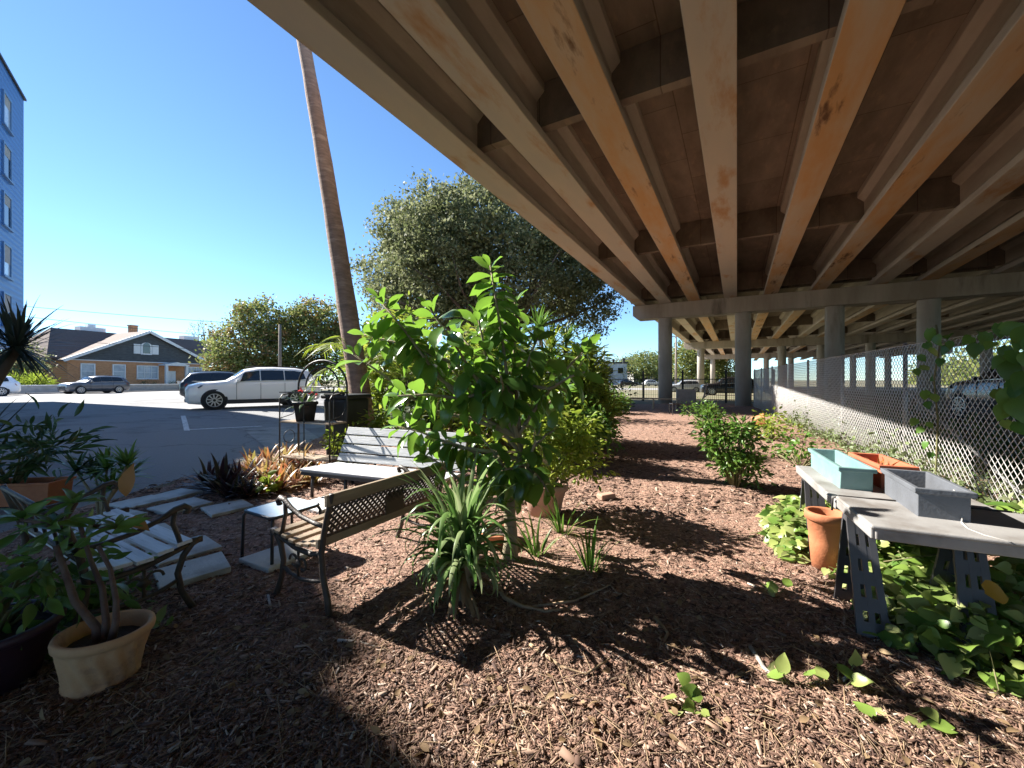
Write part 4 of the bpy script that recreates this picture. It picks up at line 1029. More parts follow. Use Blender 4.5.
tree('olive_tree', 'olive green tree right of the utility pole beyond the lot', ((313-CX)/F*46, 46, 0), [(0, 0, 0), (.1, 0, 1.5), (0, 0, 3)],
     [(-1.4, 0, 6.0, 3.2, 3, 3.4), (1.4, 0, 7.4, 3.3, 3, 3.2), (3.4, 0, 5.0, 2.8, 3, 3.0), (-.4, 0, 9.0, 2.2, 2, 1.8), (.5, -1, 2.6, 4.6, 2, 2.0)], 11, 18000, .5, .33, 'leaf_olive', r0=.3, nlimb=30, mat2='leaf_rusty', share2=.1)
tree('bare_tree', 'small thin crowned tree behind the right end of the house roof', ((206-CX)/F*82, 82, 0), [(0, 0, 0), (.1, 0, 4), (0, 0, 8)], [(0, 0, 11, 3.2, 3, 2.6)], 8, 700, .5, .3, 'leaf_olive', r0=.3, nlimb=36)
tree('dark_tree', 'dark tree left of the brick house behind the spiky leaves', (-52.5, 41.5, .3), [(0, 0, 0), (.1, 0, 1.5), (0, 0, 3)], [(0, 0, 3.2, 2.8, 3, 2.8), (-3, 0, 3.6, 3, 3, 2.6), (1.5, 0, 1.8, 2.2, 2, 1.6)], 10, 7000, .4, .28, 'leaf_oak', r0=.25, nlimb=20)
for px, Y, h, w, lab in ((646, 118, 10.5, 9, 'round green tree far beyond the road left of the first column'), (628, 135, 9.5, 9, 'low green tree far beyond the road behind the white building'), (692, 84, 10.5, 8.5, 'full green tree beyond the road between the first two columns'), (718, 100, 9.0, 8, 'pale green tree beyond the road behind the black parked SUV'), (662, 128, 10.0, 8, 'green tree far beyond the road behind the first column')):
    tree('far_tree', lab, ((px-CX)/F*Y, Y, 0), [(0, 0, 0), (.1, 0, h*.2), (0, 0, h*.35)], [(-w*.25, 0, h*.5, w*.45, w*.4, h*.4), (w*.25, 0, h*.55, w*.45, w*.4, h*.38), (0, 0, h*.68, w*.35, w*.35, h*.3), (0, 0, h*.25, w*.5, w*.4, h*.22)], 6, 5500, .8, .55, 'leaf_olive', r0=.3, nlimb=14, group='trees far beyond the road')
# wooded edge beyond the far side of the overpass
k = 26000; Px = rng.uniform(20, 90, k); Py = 15+rng.uniform(0, 10, k)-.45*(Px-40)*0+rng.uniform(0, 35, k)
base = BP(0, 25); PP = np.stack([0*Px, 0*Px, np.abs(rng.normal(0, 1.7, k))], 1)
sv = rng.uniform(-20, 75, k); vv = 31+np.abs(rng.normal(0, 3, k))
PP[:, 0] = sv*BD.x+vv*BV.x; PP[:, 1] = sv*BD.y+vv*BV.y; PP[:, 2] = np.abs(rng.normal(0, 1, k))*(2.6+1.1*np.sin(sv*.5)+.8*np.sin(sv*1.3))
k2 = 16000; sv2 = rng.uniform(30, 190, k2); vv2 = 36+np.abs(rng.normal(0, 5, k2))+.1*(sv2-30); P2 = np.stack([sv2*BD.x+vv2*BV.x, sv2*BD.y+vv2*BV.y, np.abs(rng.normal(0, 1, k2))*(3.4+1.2*np.sin(sv2*.2)+.8*np.sin(sv2*.7))], 1)
tag(leaves('far_woods', P2, rdir(k2), rdir(k2, .6), 1.1*rng.uniform(.6, 1.3, k2), .7, 'diamond', 'leaf_olive'), 'distant woods beyond the far end of the overpass', 'woods', kind='stuff')
tag(leaves('far_undergrowth', PP, rdir(k), rdir(k, .6), .5*rng.uniform(.6, 1.3, k), .3, 'diamond', 'leaf_yellowgreen'), 'sunlit undergrowth beyond the far side of the overpass', 'undergrowth', kind='stuff')

# palm
pb_ = Vector((-2.86, 8.0, 0)); ptop = Vector((-6.3, 10.6, 14.5))
palm = thing('palm_tree', 'tall bare leaning palm trunk rising out of the picture beside the rack', 'palm tree', pb_)
pts = [Vector((0, 0, -.1))]+[((ptop-pb_)*t+Vector((.10*math.sin(t*3.0), 0, 0))) for t in np.linspace(.01, 1, 26)]
m = MB(); m.tube(pts, [.27, .24]+[.215-.10*t+.006*math.sin(i*2.1) for i, t in enumerate(np.linspace(0, 1, 25))], 18); m.build('trunk', 'bark_palm', palm, smooth=True)
tp_ = pts[-1]; bs = []; dd = []; ll = []
for i in range(22):
    az = rng.uniform(0, 2*PI); el = rng.uniform(-.4, 1.1); m = MB(); p = Vector(tp_); spine = [p.copy()]
    for j in range(8):
        p = p+Vector((math.cos(el)*math.cos(az), math.cos(el)*math.sin(az), math.sin(el)))*.24; el -= .18; spine.append(p.copy())
    m.tube(spine, [.03]*5+[.02]*3+[.01], 5); fr_ = m.build('frond', 'stem_green', palm)
    n = 40; e = spine[5]; a2 = rng.uniform(0, 2*PI, n)
    B_ = np.array([tuple(spine[rng.integers(3, 9)]) for _ in range(n)]); fd = Vector((math.cos(az), math.sin(az), -.4))
    D = nrmz(np.array(fd)[None]*.7+rng.normal(0, .7, (n, 3)))
    leaves('leaflet', B_, D, rdir(n, 1), .8, .05, 'diamond', 'leaf_green', fr_)

# ================================================================== the glossy leaved tree
gt = thing('glossy_tree', 'young tree with large glossy leaves standing in the middle of the mulch', 'tree', (-.02, 3.3, .01))
GT = Vector((-.02, 3.3, .01))
def gp(px, py, Y): return A(px, py, Y)-GT
forkp = gp(522, 455, 3.32)
m = MB(); m.tube([(0, 0, -.03), (.012, 0, .18), (.0, .01, .40), (.035, .0, .62), forkp], [.075, .055, .048, .043, .036], 12); m.build('trunk', 'bark_pale', gt, smooth=True)
ends = [(490, 264, 3.3, 1.2), (478, 318, 3.12, 1.1), (515, 300, 3.5, .9), (378, 298, 3.2, 1.1), (405, 328, 3.55, 1.0), (428, 306, 3.0, .9), (362, 334, 3.5, .8), (398, 396, 3.0, .9), (440, 356, 3.7, .7), (395, 425, 3.4, .9), (538, 338, 3.1, .9), (588, 348, 3.4, .8), (565, 388, 3.7, .7), (500, 372, 2.95, .9), (585, 372, 3.1, .6), (540, 430, 3.0, .7), (480, 436, 3.1, .7), (505, 470, 2.95, .7), (532, 480, 3.6, .6), (440, 440, 3.3, .9), (548, 492, 3.1, .5), (465, 470, 3.0, .5), (350, 352, 3.3, .5), (515, 500, 3.05, .6), (480, 395, 3.5, .7), (555, 430, 3.35, .6), (425, 455, 3.15, .6), (545, 365, 3.5, .7), (455, 330, 3.45, .7)]
P = []; D = []; Ns = []; S = []
m = MB()
for px, py, Y, dens in ends:
    e = gp(px, py, Y+rng.normal(0, .08)); st = forkp.lerp(gp(495, 330, 3.3), rng.uniform(0, .55)) if py < 420 else Vector((.02, 0, .5)).lerp(forkp, rng.uniform(.2, 1))
    L = (e-st).length; md = st.lerp(e, .5)+Vector((0, 0, -.08*L))+Vector(rng.normal(0, .05, 3))*L
    pts = [st, st.lerp(md, .5)+Vector(rng.normal(0, .02, 3)), md, md.lerp(e, .55)+Vector((0, 0, .02)), e]
    m.tube(pts, [.02, .017, .014, .010, .006], 7)
    cur = [np.array(p) for p in pts]; n = int((16+15*min(L, 1.0))*dens)
    for i in range(n):
        t = 1-.80*min(1, .85/max(L, .3))*(i/n)
        f_ = t*4; a = min(3, int(f_)); p = cur[a]+(cur[a+1]-cur[a])*(f_-a)
        ax = nrmz(cur[a+1]-cur[a]); az = i*2.4+rng.normal(0, .3)
        ref = nrmz(np.cross(ax, (0.3, .2, .9))); r2 = np.cross(ax, ref)
        rad = ref*math.cos(az)+r2*math.sin(az)
        up = .9 if i < 4 else .25
        d = nrmz(rad*(1.0 if i < 6 else .8)+ax*up+np.array((0, 0, (.35 if i < 4 else -.15)-1.0*(i/n))))
        P.append(p+rad*.01); D.append(d); Ns.append(nrmz(np.array((0, 0, 1.0))+ax*.5+rng.normal(0, .5, 3))); S.append(rng.uniform(.7, 1.2)*(.75 if i < 3 else 1))
m.build('branch', 'bark_pale', gt, smooth=True)
S = np.array(S)
leaves('foliage', np.array(P), np.array(D), np.array(Ns), .208*S, .105*S, 'oval', 'leaf_glossy', gt)

# spider-like clump before it
sp = G(462, 601)
t = thing('strap_leaf_clump', 'big clump of long striped strap leaves below the glossy tree', 'plant', sp)
def blades(t, n, el, elv, L_, W_, droop, lm, z, spread, nm='leaf_blades', fold=.3):
    az = rng.uniform(0, 2*PI, n); e = np.clip(rng.normal(el, elv, n), -.8, 1.5)
    base = np.stack([spread*np.cos(az)*rng.uniform(.2, 1, n), spread*np.sin(az)*rng.uniform(.2, 1, n), z*rng.uniform(.6, 1.1, n)], 1)
    ribbons(nm, base, az, e, L_*rng.uniform(.6, 1.2, n), W_*rng.uniform(.7, 1.25, n), droop*rng.uniform(.5, 1.5, n), lm, t, seg=10, fold=fold, curl=rng.normal(0, .3, n))
blades(t, 70, 1.2, .25, .60, .036, 2.5, 'leaf_spider', .40, .06)
blades(t, 40, 1.35, .16, .64, .038, .7, 'leaf_spider', .42, .05)
blades(t, 95, .75, .35, .44, .034, 2.9, 'leaf_spider', .26, .08)
blades(t, 26, -.2, .4, .36, .03, 1.0, 'leaf_dry', .22, .08, 'dry_blades')
m = MB(); m.tube([(0, 0, -.02), (.01, 0, .2), (0, .01, .44)], [.06, .05, .035], 9); m.build('stem', 'bark_pale', t, smooth=True)
for px, py, h, lab in ((590, 573, .42, 'upright grassy clump right of the glossy tree, nearest the camera of three'), (563, 536, .46, 'upright bright green blades on mulch, farthest of the three small clumps'), (537, 558, .36, 'small clump of thin blades on mulch, closest to the glossy tree trunk')):
    t = rosette('blade_tuft', lab, G(px, py), 22, h, .020, 1.15, .55, 'leaf_fresh', group='blade tufts by the glossy tree', elv=.25, spread=.035)
    blades(t, 6, .3, .3, h*.8, .014, .8, 'leaf_dry', .03, .03, 'dry_blades')

# ================================================================== shrubs of the bed
shrub('garden_shrub', 'yellow green bushy shrub growing from the weathered terracotta pot', (pg.x, pg.y, .3), [(0, 0, .55, .50, .45, .42), (.12, 0, .30, .5, .45, .28), (-.25, 0, .75, .35, .35, .3)], 130, 2300, .075, .085, .036, 'oval', 'leaf_yellowgreen', nstem=26)
shrub('garden_shrub', 'bushy green shrub on the path edge halfway to the fence', G(735, 489), [(0, 0, .58, .36, .34, .38), (.05, 0, .30, .33, .32, .26), (-.12, .1, .74, .24, .25, .25)], 130, 2000, .07, .085, .034, 'lance', 'leaf_fresh', nstem=26)
shrub('garden_shrub', 'low bright green weedy shrub beyond the path edge shrub', G(722, 432), [(0, .6, .3, .4, .4, .28), (-.3, .9, .42, .4, .35, .34)], 50, 800, .11, .10, .045, 'lance', 'leaf_fresh', nstem=18)
shrub('garden_shrub', 'bright green ferny clump at the path end below the trestle', (4.2, 17.5, 0), [(0, 0, .35, .9, .7, .4), (-.6, .5, .6, .8, .7, .5)], 30, 1300, .17, .20, .07, 'lance', 'leaf_fresh', nstem=14)
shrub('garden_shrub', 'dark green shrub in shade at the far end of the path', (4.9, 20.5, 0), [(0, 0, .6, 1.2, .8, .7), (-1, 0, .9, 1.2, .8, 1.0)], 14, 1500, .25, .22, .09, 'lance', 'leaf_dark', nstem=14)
shrub('garden_shrub', 'small weedy plants at the base of the chain-link fence near the far column', G(772, 442), [(.15, 0, .22, .25, .4, .22), (.45, .9, .3, .3, .5, .3)], 50, 420, .12, .10, .05, 'oval', 'leaf_yellowgreen', nstem=12)
shrub('garden_shrub', 'small bright weeds at the fence base behind the grey tables', G(800, 468), [(.1, 0, .22, .2, .4, .2), (.1, .6, .22, .2, .3, .2)], 60, 320, .10, .09, .05, 'oval', 'leaf_fresh', nstem=12)
# planting mass behind the white bench
shrub('garden_shrub', 'tall yellow green shrub behind the palm trunk, left end of the planting mass', (-3.0, 10.6, 0), [(0, 0, 1.6, .9, .9, 1.0), (.2, 0, 2.4, .7, .7, .7), (-.3, 0, .8, .9, .8, .7)], 22, 2600, .2, .16, .06, 'lance', 'leaf_yellowgreen', nstem=24)
shrub('garden_shrub', 'broad green leaved shrub behind the white bench, right of the palm trunk', (-1.7, 9.4, 0), [(0, 0, 1.3, .9, .8, .9), (.3, 0, 2.0, .7, .6, .6), (-.2, 0, .6, .9, .8, .5)], 24, 1900, .18, .19, .085, 'oval', 'leaf_green', nstem=22)
shrub('garden_shrub', 'pale olive shrub in the middle of the planting mass', (-.5, 10.2, 0), [(0, 0, 1.6, .9, .8, 1.1), (.3, .3, 2.3, .7, .7, .6), (0, 0, .7, 1, .8, .6)], 22, 2400, .19, .13, .05, 'lance', 'leaf_grey', nstem=22)
shrub('garden_shrub', 'dense yellow green shrub right of the white bench behind the glossy tree', (.3, 7.4, 0), [(0, 0, .8, .85, .7, .7), (.5, .2, .6, .7, .6, .55), (-.6, 0, .9, .7, .6, .6)], 36, 3000, .13, .12, .05, 'oval', 'leaf_yellowgreen', nstem=26)
shrub('garden_shrub', 'mid green shrub below the spiky headed dracaenas', (1.5, 9.4, 0), [(-.5, 0, .6, .7, .7, .55), (.1, .4, .9, .6, .6, .5)], 26, 1800, .16, .13, .05, 'lance', 'leaf_green', nstem=24)
shrub('garden_shrub', 'low bright shrub spilling over the left edge of the path', (1.25, 7.2, 0), [(0, 0, .5, .55, .6, .45), (.1, .8, .5, .5, .6, .4)], 50, 1700, .11, .09, .045, 'oval', 'leaf_fresh', nstem=22)
shrub('garden_shrub', 'tall leafy shrub at the left rear of the planting mass', (-4.6, 13.5, 0), [(0, 0, 1.4, 1.3, 1, 1.3), (1, 0, 2.2, 1, 1, .9)], 14, 2200, .25, .17, .07, 'lance', 'leaf_green', nstem=20)
shrub('garden_shrub', 'dark shrubby mass filling the back of the planting under the oak', (-1, 15.5, 0), [(-2.5, 0, 1.3, 1.8, 1, 1.3), (0, 0, 1.6, 1.8, 1, 1.6), (2.4, 0, 1.4, 1.7, 1, 1.5)], 9, 4200, .3, .2, .09, 'lance', 'leaf_olive', nstem=26)
# feathery palms in the mass
def fpalm(label, loc, h, n, L_, lm):
    t = thing('feather_palm', label, 'palm', loc)
    m = MB(); m.tube([(0, 0, 0), (.03, 0, h*.5), (0, .02, h)], [.07, .055, .04], 8); m.build('trunk', 'bark_pale', t, smooth=True)
    for i in range(n):
        az = 2*PI*i/n+rng.normal(0, .2); el = rng.uniform(.35, 1.35); p = np.array((0, 0, h)); B_ = []; D_ = []; m = MB(); sp_ = [tuple(p)]
        S_ = np.array((-math.sin(az), math.cos(az), 0))
        for j in range(12):
            d = np.array((math.cos(el)*math.cos(az), math.cos(el)*math.sin(az), math.sin(el))); p = p+d*L_/12; el -= .11+.03*j/4; sp_.append(tuple(p))
            if j > 1:
                for s_ in (-1, 1):
                    B_.append(p); D_.append(d*.7+S_*s_*.75+np.array((0, 0, -.25))); B_.append(p-d*L_/24); D_.append(d*.7+S_*s_*.8+np.array((0, 0, -.2)))
        m.tube(sp_, [.012]*6+[.006]*7, 5); f_ = m.build('frond', 'stem_green', t)
        k = len(B_); leaves('leaflet', np.array(B_), np.array(D_), rdir(k, 2), .30*L_*rng.uniform(.8, 1.1, k), .022, 'diamond', lm, f_)
fpalm('yellow green feather palm with arching fronds just right of the palm trunk', (-2.35, 9.0, 0), 1.3, 15, 1.35, 'leaf_yellowgreen')
fpalm('smaller feather palm between the broad leaved shrub and the olive shrub', (-1.0, 8.6, 0), .9, 13, 1.2, 'leaf_green')
fpalm('bright yellow green feather palm filling the gap beside the palm trunk', (-3.5, 9.4, 0), 1.7, 17, 1.5, 'leaf_yellowgreen')
shrub('garden_shrub', 'tall bright shrub behind the feather palms, right of the leaning palm trunk', (-3.75, 10.9, 0), [(0, 0, 1.3, .8, .8, 1.0), (.2, 0, 2.2, .8, .7, .8), (.7, 0, 2.7, .6, .6, .5)], 22, 2600, .2, .18, .075, 'oval', 'leaf_yellowgreen', nstem=24)
# spiky headed dracaenas
dr = thing('dracaena_clump', 'tall clump of bare stems topped with spiky yellow green leaf heads', 'plant', (1.25, 9.4, 0))
for px, py, Y in ((540, 322, 11.4), (516, 338, 11.2), (566, 336, 11.6), (592, 350, 11.8), (550, 358, 11.1), (602, 372, 11.7), (580, 376, 11.2), (530, 364, 11.7), (562, 398, 11.0), (598, 396, 11.3), (545, 380, 10.9), (500, 360, 11.5), (575, 356, 12.2), (606, 396, 12.0), (525, 348, 11.0), (552, 340, 11.7), (584, 364, 11.0), (568, 372, 11.9), (592, 384, 11.5), (536, 392, 11.2), (556, 412, 11.4), (588, 408, 11.2), (520, 384, 11.5), (508, 350, 11.9), (576, 400, 11.8)):
    e = A(px, py+6, Y*.8)-Vector((1.25, 9.4, 0)); b = Vector((e.x*.45, e.y*.5, 0))
    m = MB(); m.tube([b, b.lerp(e, .5)+Vector((rng.normal(0, .08), rng.normal(0, .08), 0)), e], [.05, .04, .03], 7); st_ = m.build('stem', 'bark_pale', dr, smooth=True)
    n = 64; az = rng.uniform(0, 2*PI, n); el = rng.uniform(-.5, 1.4, n)
    ribbons('leaf_head', np.tile(np.array(e), (n, 1))+rng.normal(0, .03, (n, 3)), az, el, .56*rng.uniform(.7, 1.15, n), .042*np.ones(n), .7*rng.uniform(.3, 1.6, n), 'leaf_yellowgreen' if rng.random() < .75 else 'leaf_green', st_, seg=5)
    n = 12; ribbons('dry_skirt', np.tile(np.array(e)-np.array((0, 0, .08)), (n, 1)), rng.uniform(0, 2*PI, n), rng.uniform(-1.3, -.6, n), .4*rng.uniform(.7, 1.15, n), .03*np.ones(n), .5*np.ones(n), 'leaf_dry', st_, seg=4)
shrub('garden_shrub', 'tall bushy yellow green shrub on the right end of the planting mass by the path', (1.62, 8.7, 0), [(0, 0, 1.0, .55, .5, .7), (-.1, 0, 1.75, .48, .45, .5), (.25, .3, .5, .5, .5, .4), (-.6, .2, 1.4, .5, .5, .7)], 40, 3600, .13, .17, .034, 'lance', 'leaf_yellowgreen', nstem=30)
shrub('garden_shrub', 'tall pale green shrub seen through the branches of the glossy tree', (-.9, 8.0, 0), [(0, 0, 1.2, .7, .5, .8), (.3, 0, 1.9, .5, .45, .5), (-.6, 0, 1.5, .5, .5, .6)], 36, 2800, .14, .14, .05, 'lance', 'leaf_yellowgreen', nstem=26)
# broad strap leaves beside the palm
t = rosette('strap_leaf_plant', 'plant with broad paddle leaves behind the left end of the white bench', G(366, 450), 14, .85, .13, 1.15, .8, 'leaf_fresh', elv=.2)
t = shrub('garden_shrub', 'low pale variegated shrub between the rack and the white bench back', (-2.55, 6.35, 0), [(0, 0, .45, .3, .28, .35), (.35, .1, .6, .3, .25, .3)], 60, 620, .08, .085, .045, 'oval', 'leaf_yellowgreen', nstem=14)
t = shrub('garden_shrub', 'silvery white leaved shrub peeking over the back of the white bench', (-1.75, 6.75, 0), [(0, 0, .75, .4, .3, .4)], 60, 520, .10, .09, .04, 'lance', 'leaf_grey', nstem=14)

hp_ = RK+dw*.33+Vector((.355, .935, 0))*-.17+Vector((0, 0, 1.10))
t = rosette('rack_plant', 'dark strap leaved plant with red blooms in the black tub on the rack', hp_, 16, .42, .05, .7, 1.4, 'leaf_dark', elv=.4)
for b_ in ((.1, 0, .2), (-.02, -.06, .24), (.16, .05, .15)): leaves('bloom', np.tile(np.array(b_), (6, 1)), rdir(6, .5), rdir(6), .055, .035, 'oval', 'leaf_bloom', t)
# ================================================================== bromeliads
bro = []
for (px, py, s) in ((222, 494, 1.15), (240, 489, 1.0), (208, 488, .95), (232, 500, .85), (248, 500, .8)):
    bro.append((px, py, s, 0))
for (px, py, s) in ((262, 484, 1.0), (276, 478, 1.05), (290, 480, 1), (304, 476, .95), (268, 470, 1.1), (284, 466, 1.1), (300, 466, 1), (252, 474, 1), (316, 474, .9), (296, 488, .85), (278, 492, .9), (312, 486, .8), (262, 496, .75)):
    bro.append((px, py, s, 1))
for px, py, s, kd in bro:
    t = rosette('bromeliad', ['dark purple spiky bromeliad in the shaded clump at the asphalt edge', 'red and yellow leaved bromeliad in the sunlit clump below the wire rack'][kd], G(px, py), 42, .44*s, .06*s, .95, .75, ['leaf_brom_dark', 'leaf_brom_red'][kd], cat='bromeliad', group=['dark bromeliads', 'red bromeliads'][kd], elv=.4, spread=.03)
lf = thing('lime_plant', 'small lime green leafy plant behind the side table', 'plant', G(270, 497))
leaves('foliage', rng.normal(0, .05, (26, 3))+np.array((0, 0, .16)), rdir(26, .4), rdir(26, 1), .11, .07, 'heart', 'leaf_yellowgreen', lf)
m = MB()
for k in range(5): m.tube([(0, 0, 0), (rng.normal(0, .03), rng.normal(0, .03), .15)], .004, 5)
m.build('stem', 'stem_green', lf)

# ================================================================== plants at the left
# plumeria in the tan pot
pm = thing('plumeria', 'sparse plumeria with thick brown stems growing in the tan pot', 'plant', TP+Vector((0, 0, .185)))
m = MB(); tips = []
for pts, r_ in (([(-.01, .0, -.02), (-.03, .0, .08), (-.10, -.03, .22), (-.17, -.05, .50)], .024), ([(.0, .01, -.02), (.0, .02, .10), (-.06, .06, .24), (-.16, .10, .36), (-.22, .10, .56)], .02), ([(.04, .0, -.02), (.06, .01, .1), (.05, .02, .2), (-.02, .06, .34), (-.06, .04, .46)], .019)):
    m.tube(pts, [r_*1.1, r_*.75, r_*.65]+[r_*.5]*(len(pts)-3), 9); tips.append(pts[-1])
tips = [tuple(np.array(t_)+np.array((-.02, 0, .10))) for t_ in tips]; tips += [(-.36, -.03, .62), (-.32, .10, .52), (.02, .05, .55)]
for tpt, fr_ in ((tips[3], tips[0]), (tips[4], tips[1]), (tips[5], tips[2])): m.tube([fr_, tpt], [.013, .009], 6)
m.build('stem', 'stem_plumeria', pm, smooth=True)
P = []; D = []; n_ = []; S = []
for i, tpt in enumerate(tips):
    for k in range(8 if i != 2 else 5):
        az = 2.4*k+i; P.append(tpt); D.append((math.cos(az), math.sin(az), rng.uniform(-.3, .9))); S.append(rng.uniform(.7, 1.2))
S = np.array(S); leaves('foliage', np.array(P, float), np.array(D), rdir(len(P), 2.0), .13*S, .045*S, 'lance', 'leaf_plumeria', pm)
for a_, b_, c_, l_ in (((-.22, .35, .62), (.05, .1, 1.0), (.2, -1, .1), .19), ((-.19, .33, .50), (.5, .0, -.25), (0, -.6, 1.0), .14)): leaves('old_leaf', np.array([a_]), np.array([b_]), np.array([c_]), l_, l_*.44, 'lance', 'leaf_orange', pm)
# leafy plant in the plum pot
shrub('leafy_plant', 'leafy green plant growing from the plum pot at the left edge', (-2.52, 1.93, .26), [(0, .05, .26, .28, .28, .2), (.08, .3, .18, .2, .2, .14), (-.05, -.1, .30, .2, .2, .14)], 110, 240, .09, .11, .045, 'lance', 'leaf_plumeria', 'plant', nstem=16)
shrub('leafy_plant', 'low ferny greenery on the ground between the plum pot and shaded bench', (-2.75, 2.55, .0), [(0, 0, .14, .35, .3, .14), (.2, -.2, .1, .25, .2, .1)], 90, 500, .06, .08, .026, 'lance', 'leaf_green', 'plant', nstem=16)
# philodendron-like foliage in the orange box
shrub('leafy_plant', 'dark hand shaped foliage rising from the orange window box', (-5.95, 4.75, gz(-5.95, 4.75)+.25), [(.0, 0, .42, .45, .3, .24), (.42, 0, .36, .3, .25, .2), (-.4, -.1, .35, .4, .3, .24)], 40, 300, .12, .21, .05, 'lance', 'leaf_dark', 'plant', nstem=26, droop=.1)
ep = G(101, 534)
t = thing('leafy_plant', 'slender stemmed plant with whorled narrow leaves beyond the shaded bench', 'plant', (-4.05, 3.95, .0))
m = MB()
for e in ((.05, 0, .62), (.15, .1, .52), (-.12, .05, .55), (.25, 0, .66), (-.25, .0, .60)): m.tube([(0, 0, 0), (e[0]*.2, e[1]*.3, .3), e], [.018, .014, .009], 7)
m.build('stem', 'bark_pale', t, smooth=True)
for e in ((.05, 0, .62), (.15, .1, .52), (-.12, .05, .55), (.25, 0, .66), (-.25, .0, .60), (.1, .0, .42)):
    n = 34; az = rng.uniform(0, 2*PI, n)
    ribbons('leaf_head', np.tile(np.array(e), (n, 1)), az, rng.uniform(-.2, 1.4, n), .27*rng.uniform(.6, 1.1, n), .032*np.ones(n), .5*np.ones(n), 'leaf_plumeria' if e[0] > 0 else 'leaf_dark', t, seg=5)
# spiky yucca at the left edge
yk = thing('yucca', 'dark spiky yucca head against the sky at the left edge', 'yucca', (-6.9, 5.0, gz(-6.9, 5.0)))
hd_ = A(17, 347, 5.0)-Vector((-6.9, 5.0, gz(-6.9, 5.0)))
m = MB(); m.tube([(0, 0, 0), (.05, 0, .7), (.25, 0, 1.1), hd_], [.09, .075, .06, .05], 9); m.build('trunk', 'bark', yk, smooth=True)
h2 = Vector((.42, -.1, .72)); m = MB(); m.tube([(.05, 0, .45), (.2, -.05, .6), h2], [.05, .045, .04], 8); m.build('branch', 'bark', yk, smooth=True)
n = 130; ribbons('leaf_blades', np.tile(np.array(hd_), (n, 1))+rng.normal(0, .03, (n, 3)), rng.uniform(0, 2*PI, n), rng.uniform(-.9, 1.45, n), .64*rng.uniform(.6, 1.15, n), .032*np.ones(n), .25*rng.uniform(0, 2, n), 'leaf_yucca', yk, seg=5)
n = 34; ribbons('leaf_blades', np.tile(np.array(h2), (n, 1))+rng.normal(0, .03, (n, 3)), rng.uniform(0, 2*PI, n), rng.uniform(-.3, 1.2, n), .62*rng.uniform(.65, 1.15, n), .036*np.ones(n), .4*rng.uniform(0, 2, n), 'leaf_yucca', yk, seg=5)

# verge by the house: grasses and hedge
shrub('hedge', 'clipped dark hedge under the front windows of the brick house', Vector((-50.8, 45.7, .3))+sd*9.0-sn*-1.2, [(q*sd.x, q*sd.y, .5, .8, .8, .45) for q in (-2.2, -1.1, 0, 1.6, 2.9)], 16, 2600, .17, .12, .07, 'diamond', 'leaf_dark', 'hedge', nstem=6, zmin=.05)
shrub('ornamental_grass', 'pale yellow ornamental grass bed beside the low white wall', (-44.8, 37.6, .3), [(0, 0, .6, 1.3, 1.2, .6), (-1.5, -2, .6, 1.3, 1.2, .6), (-2.5, 1, .9, 1.5, 1.2, .7)], 10, 2200, .3, .5, .05, 'lance', 'leaf_yellowgreen', 'grass plant', nstem=8, droop=.6)
shrub('garden_shrub', 'bright yellow green shrub at the right corner of the brick house', (-38.5, 53.0, .3), [(0, 0, 1.0, 2.2, 1.5, 1.1), (2.5, 0, 1.2, 2.4, 1.5, 1.2)], 9, 2000, .3, .3, .12, 'diamond', 'leaf_yellowgreen', nstem=8)

k = 40; leaves('dry_stalks', np.array(tuple(K1+e1*1.32+e2*.46+Vector((0, 0, zt2+.07))))+rng.normal(0, 1, (k, 1))*.11*np.array((.421, .907, 0))+rng.normal(0, .025, (k, 3))*np.array((1, 1, .1)), rdir(k, 1.2), rdir(k), .13*rng.uniform(.5, 1.2, k), .018, 'lance', 'leaf_orange', None); tag(bpy.data.objects['dry_stalks'], 'bundle of dry orange stalks standing in the red clay planter box', 'dry plant')
# ================================================================== pothos at the right
def fence_x(y): return fx0(y)
n = 4300; P = []
while len(P) < n:
    y = rng.uniform(1.25, 4.1); lo = 2.12+.16*(y-2)+.10*math.sin(5*y)+(.28 if y < 2.2 else 0)*max(0, 2.2-y)*2; hi = min(fence_x(y)-.08, 3.55-.12*max(0, y-2.6)*3)
    x = lo+(hi-lo)*rng.random()**1.0; f_ = (x-lo)/(hi-lo)
    hmax = .08+(.62 if y < 2.6 else .42)*min(1, f_*2.0)*(.8+.3*math.sin(4*x+3*y))
    if (x-2.46)**2+(y-3.13)**2 < .17**2: continue
    P.append((x, y, .03+hmax*rng.random()**.7))
P = np.array(P); az = rng.uniform(0, 2*PI, n); D = np.stack([np.cos(az), np.sin(az), rng.normal(-.15, .35, n)], 1)
Nn = nrmz(np.array((-.35, -.25, 1.0))+rng.normal(0, .45, (n, 3))); s_ = rng.uniform(.45, 1.35, n)
tag(leaves('pothos_ground_cover', P, D, Nn, .092*s_, .078*s_, 'heart', 'leaf_pothos'), 'trailing heart leaved pothos covering the ground under the tables', 'ground cover', kind='stuff')
st = rng.permutation(n)[:260]; Q = P[st].copy(); Q2 = Q+np.stack([rng.normal(0, .14, 260), rng.normal(0, .14, 260), -rng.uniform(.03, .2, 260)], 1); Q2[:, 2] = np.maximum(Q2[:, 2], .02)
tag(np_bars('pothos_stems', Q, Q2, .0032, 'stem_green'), 'thin trailing pothos stems among the leaves', 'stems', kind='stuff')
n = 4800; y = rng.uniform(1.5, 14, n); x = fence_x(y)+rng.normal(.12, .3, n); z = np.abs(rng.normal(.0, .24, n))*(.7+.5*np.sin(1.7*y)*np.sin(.6*y+1))+.03
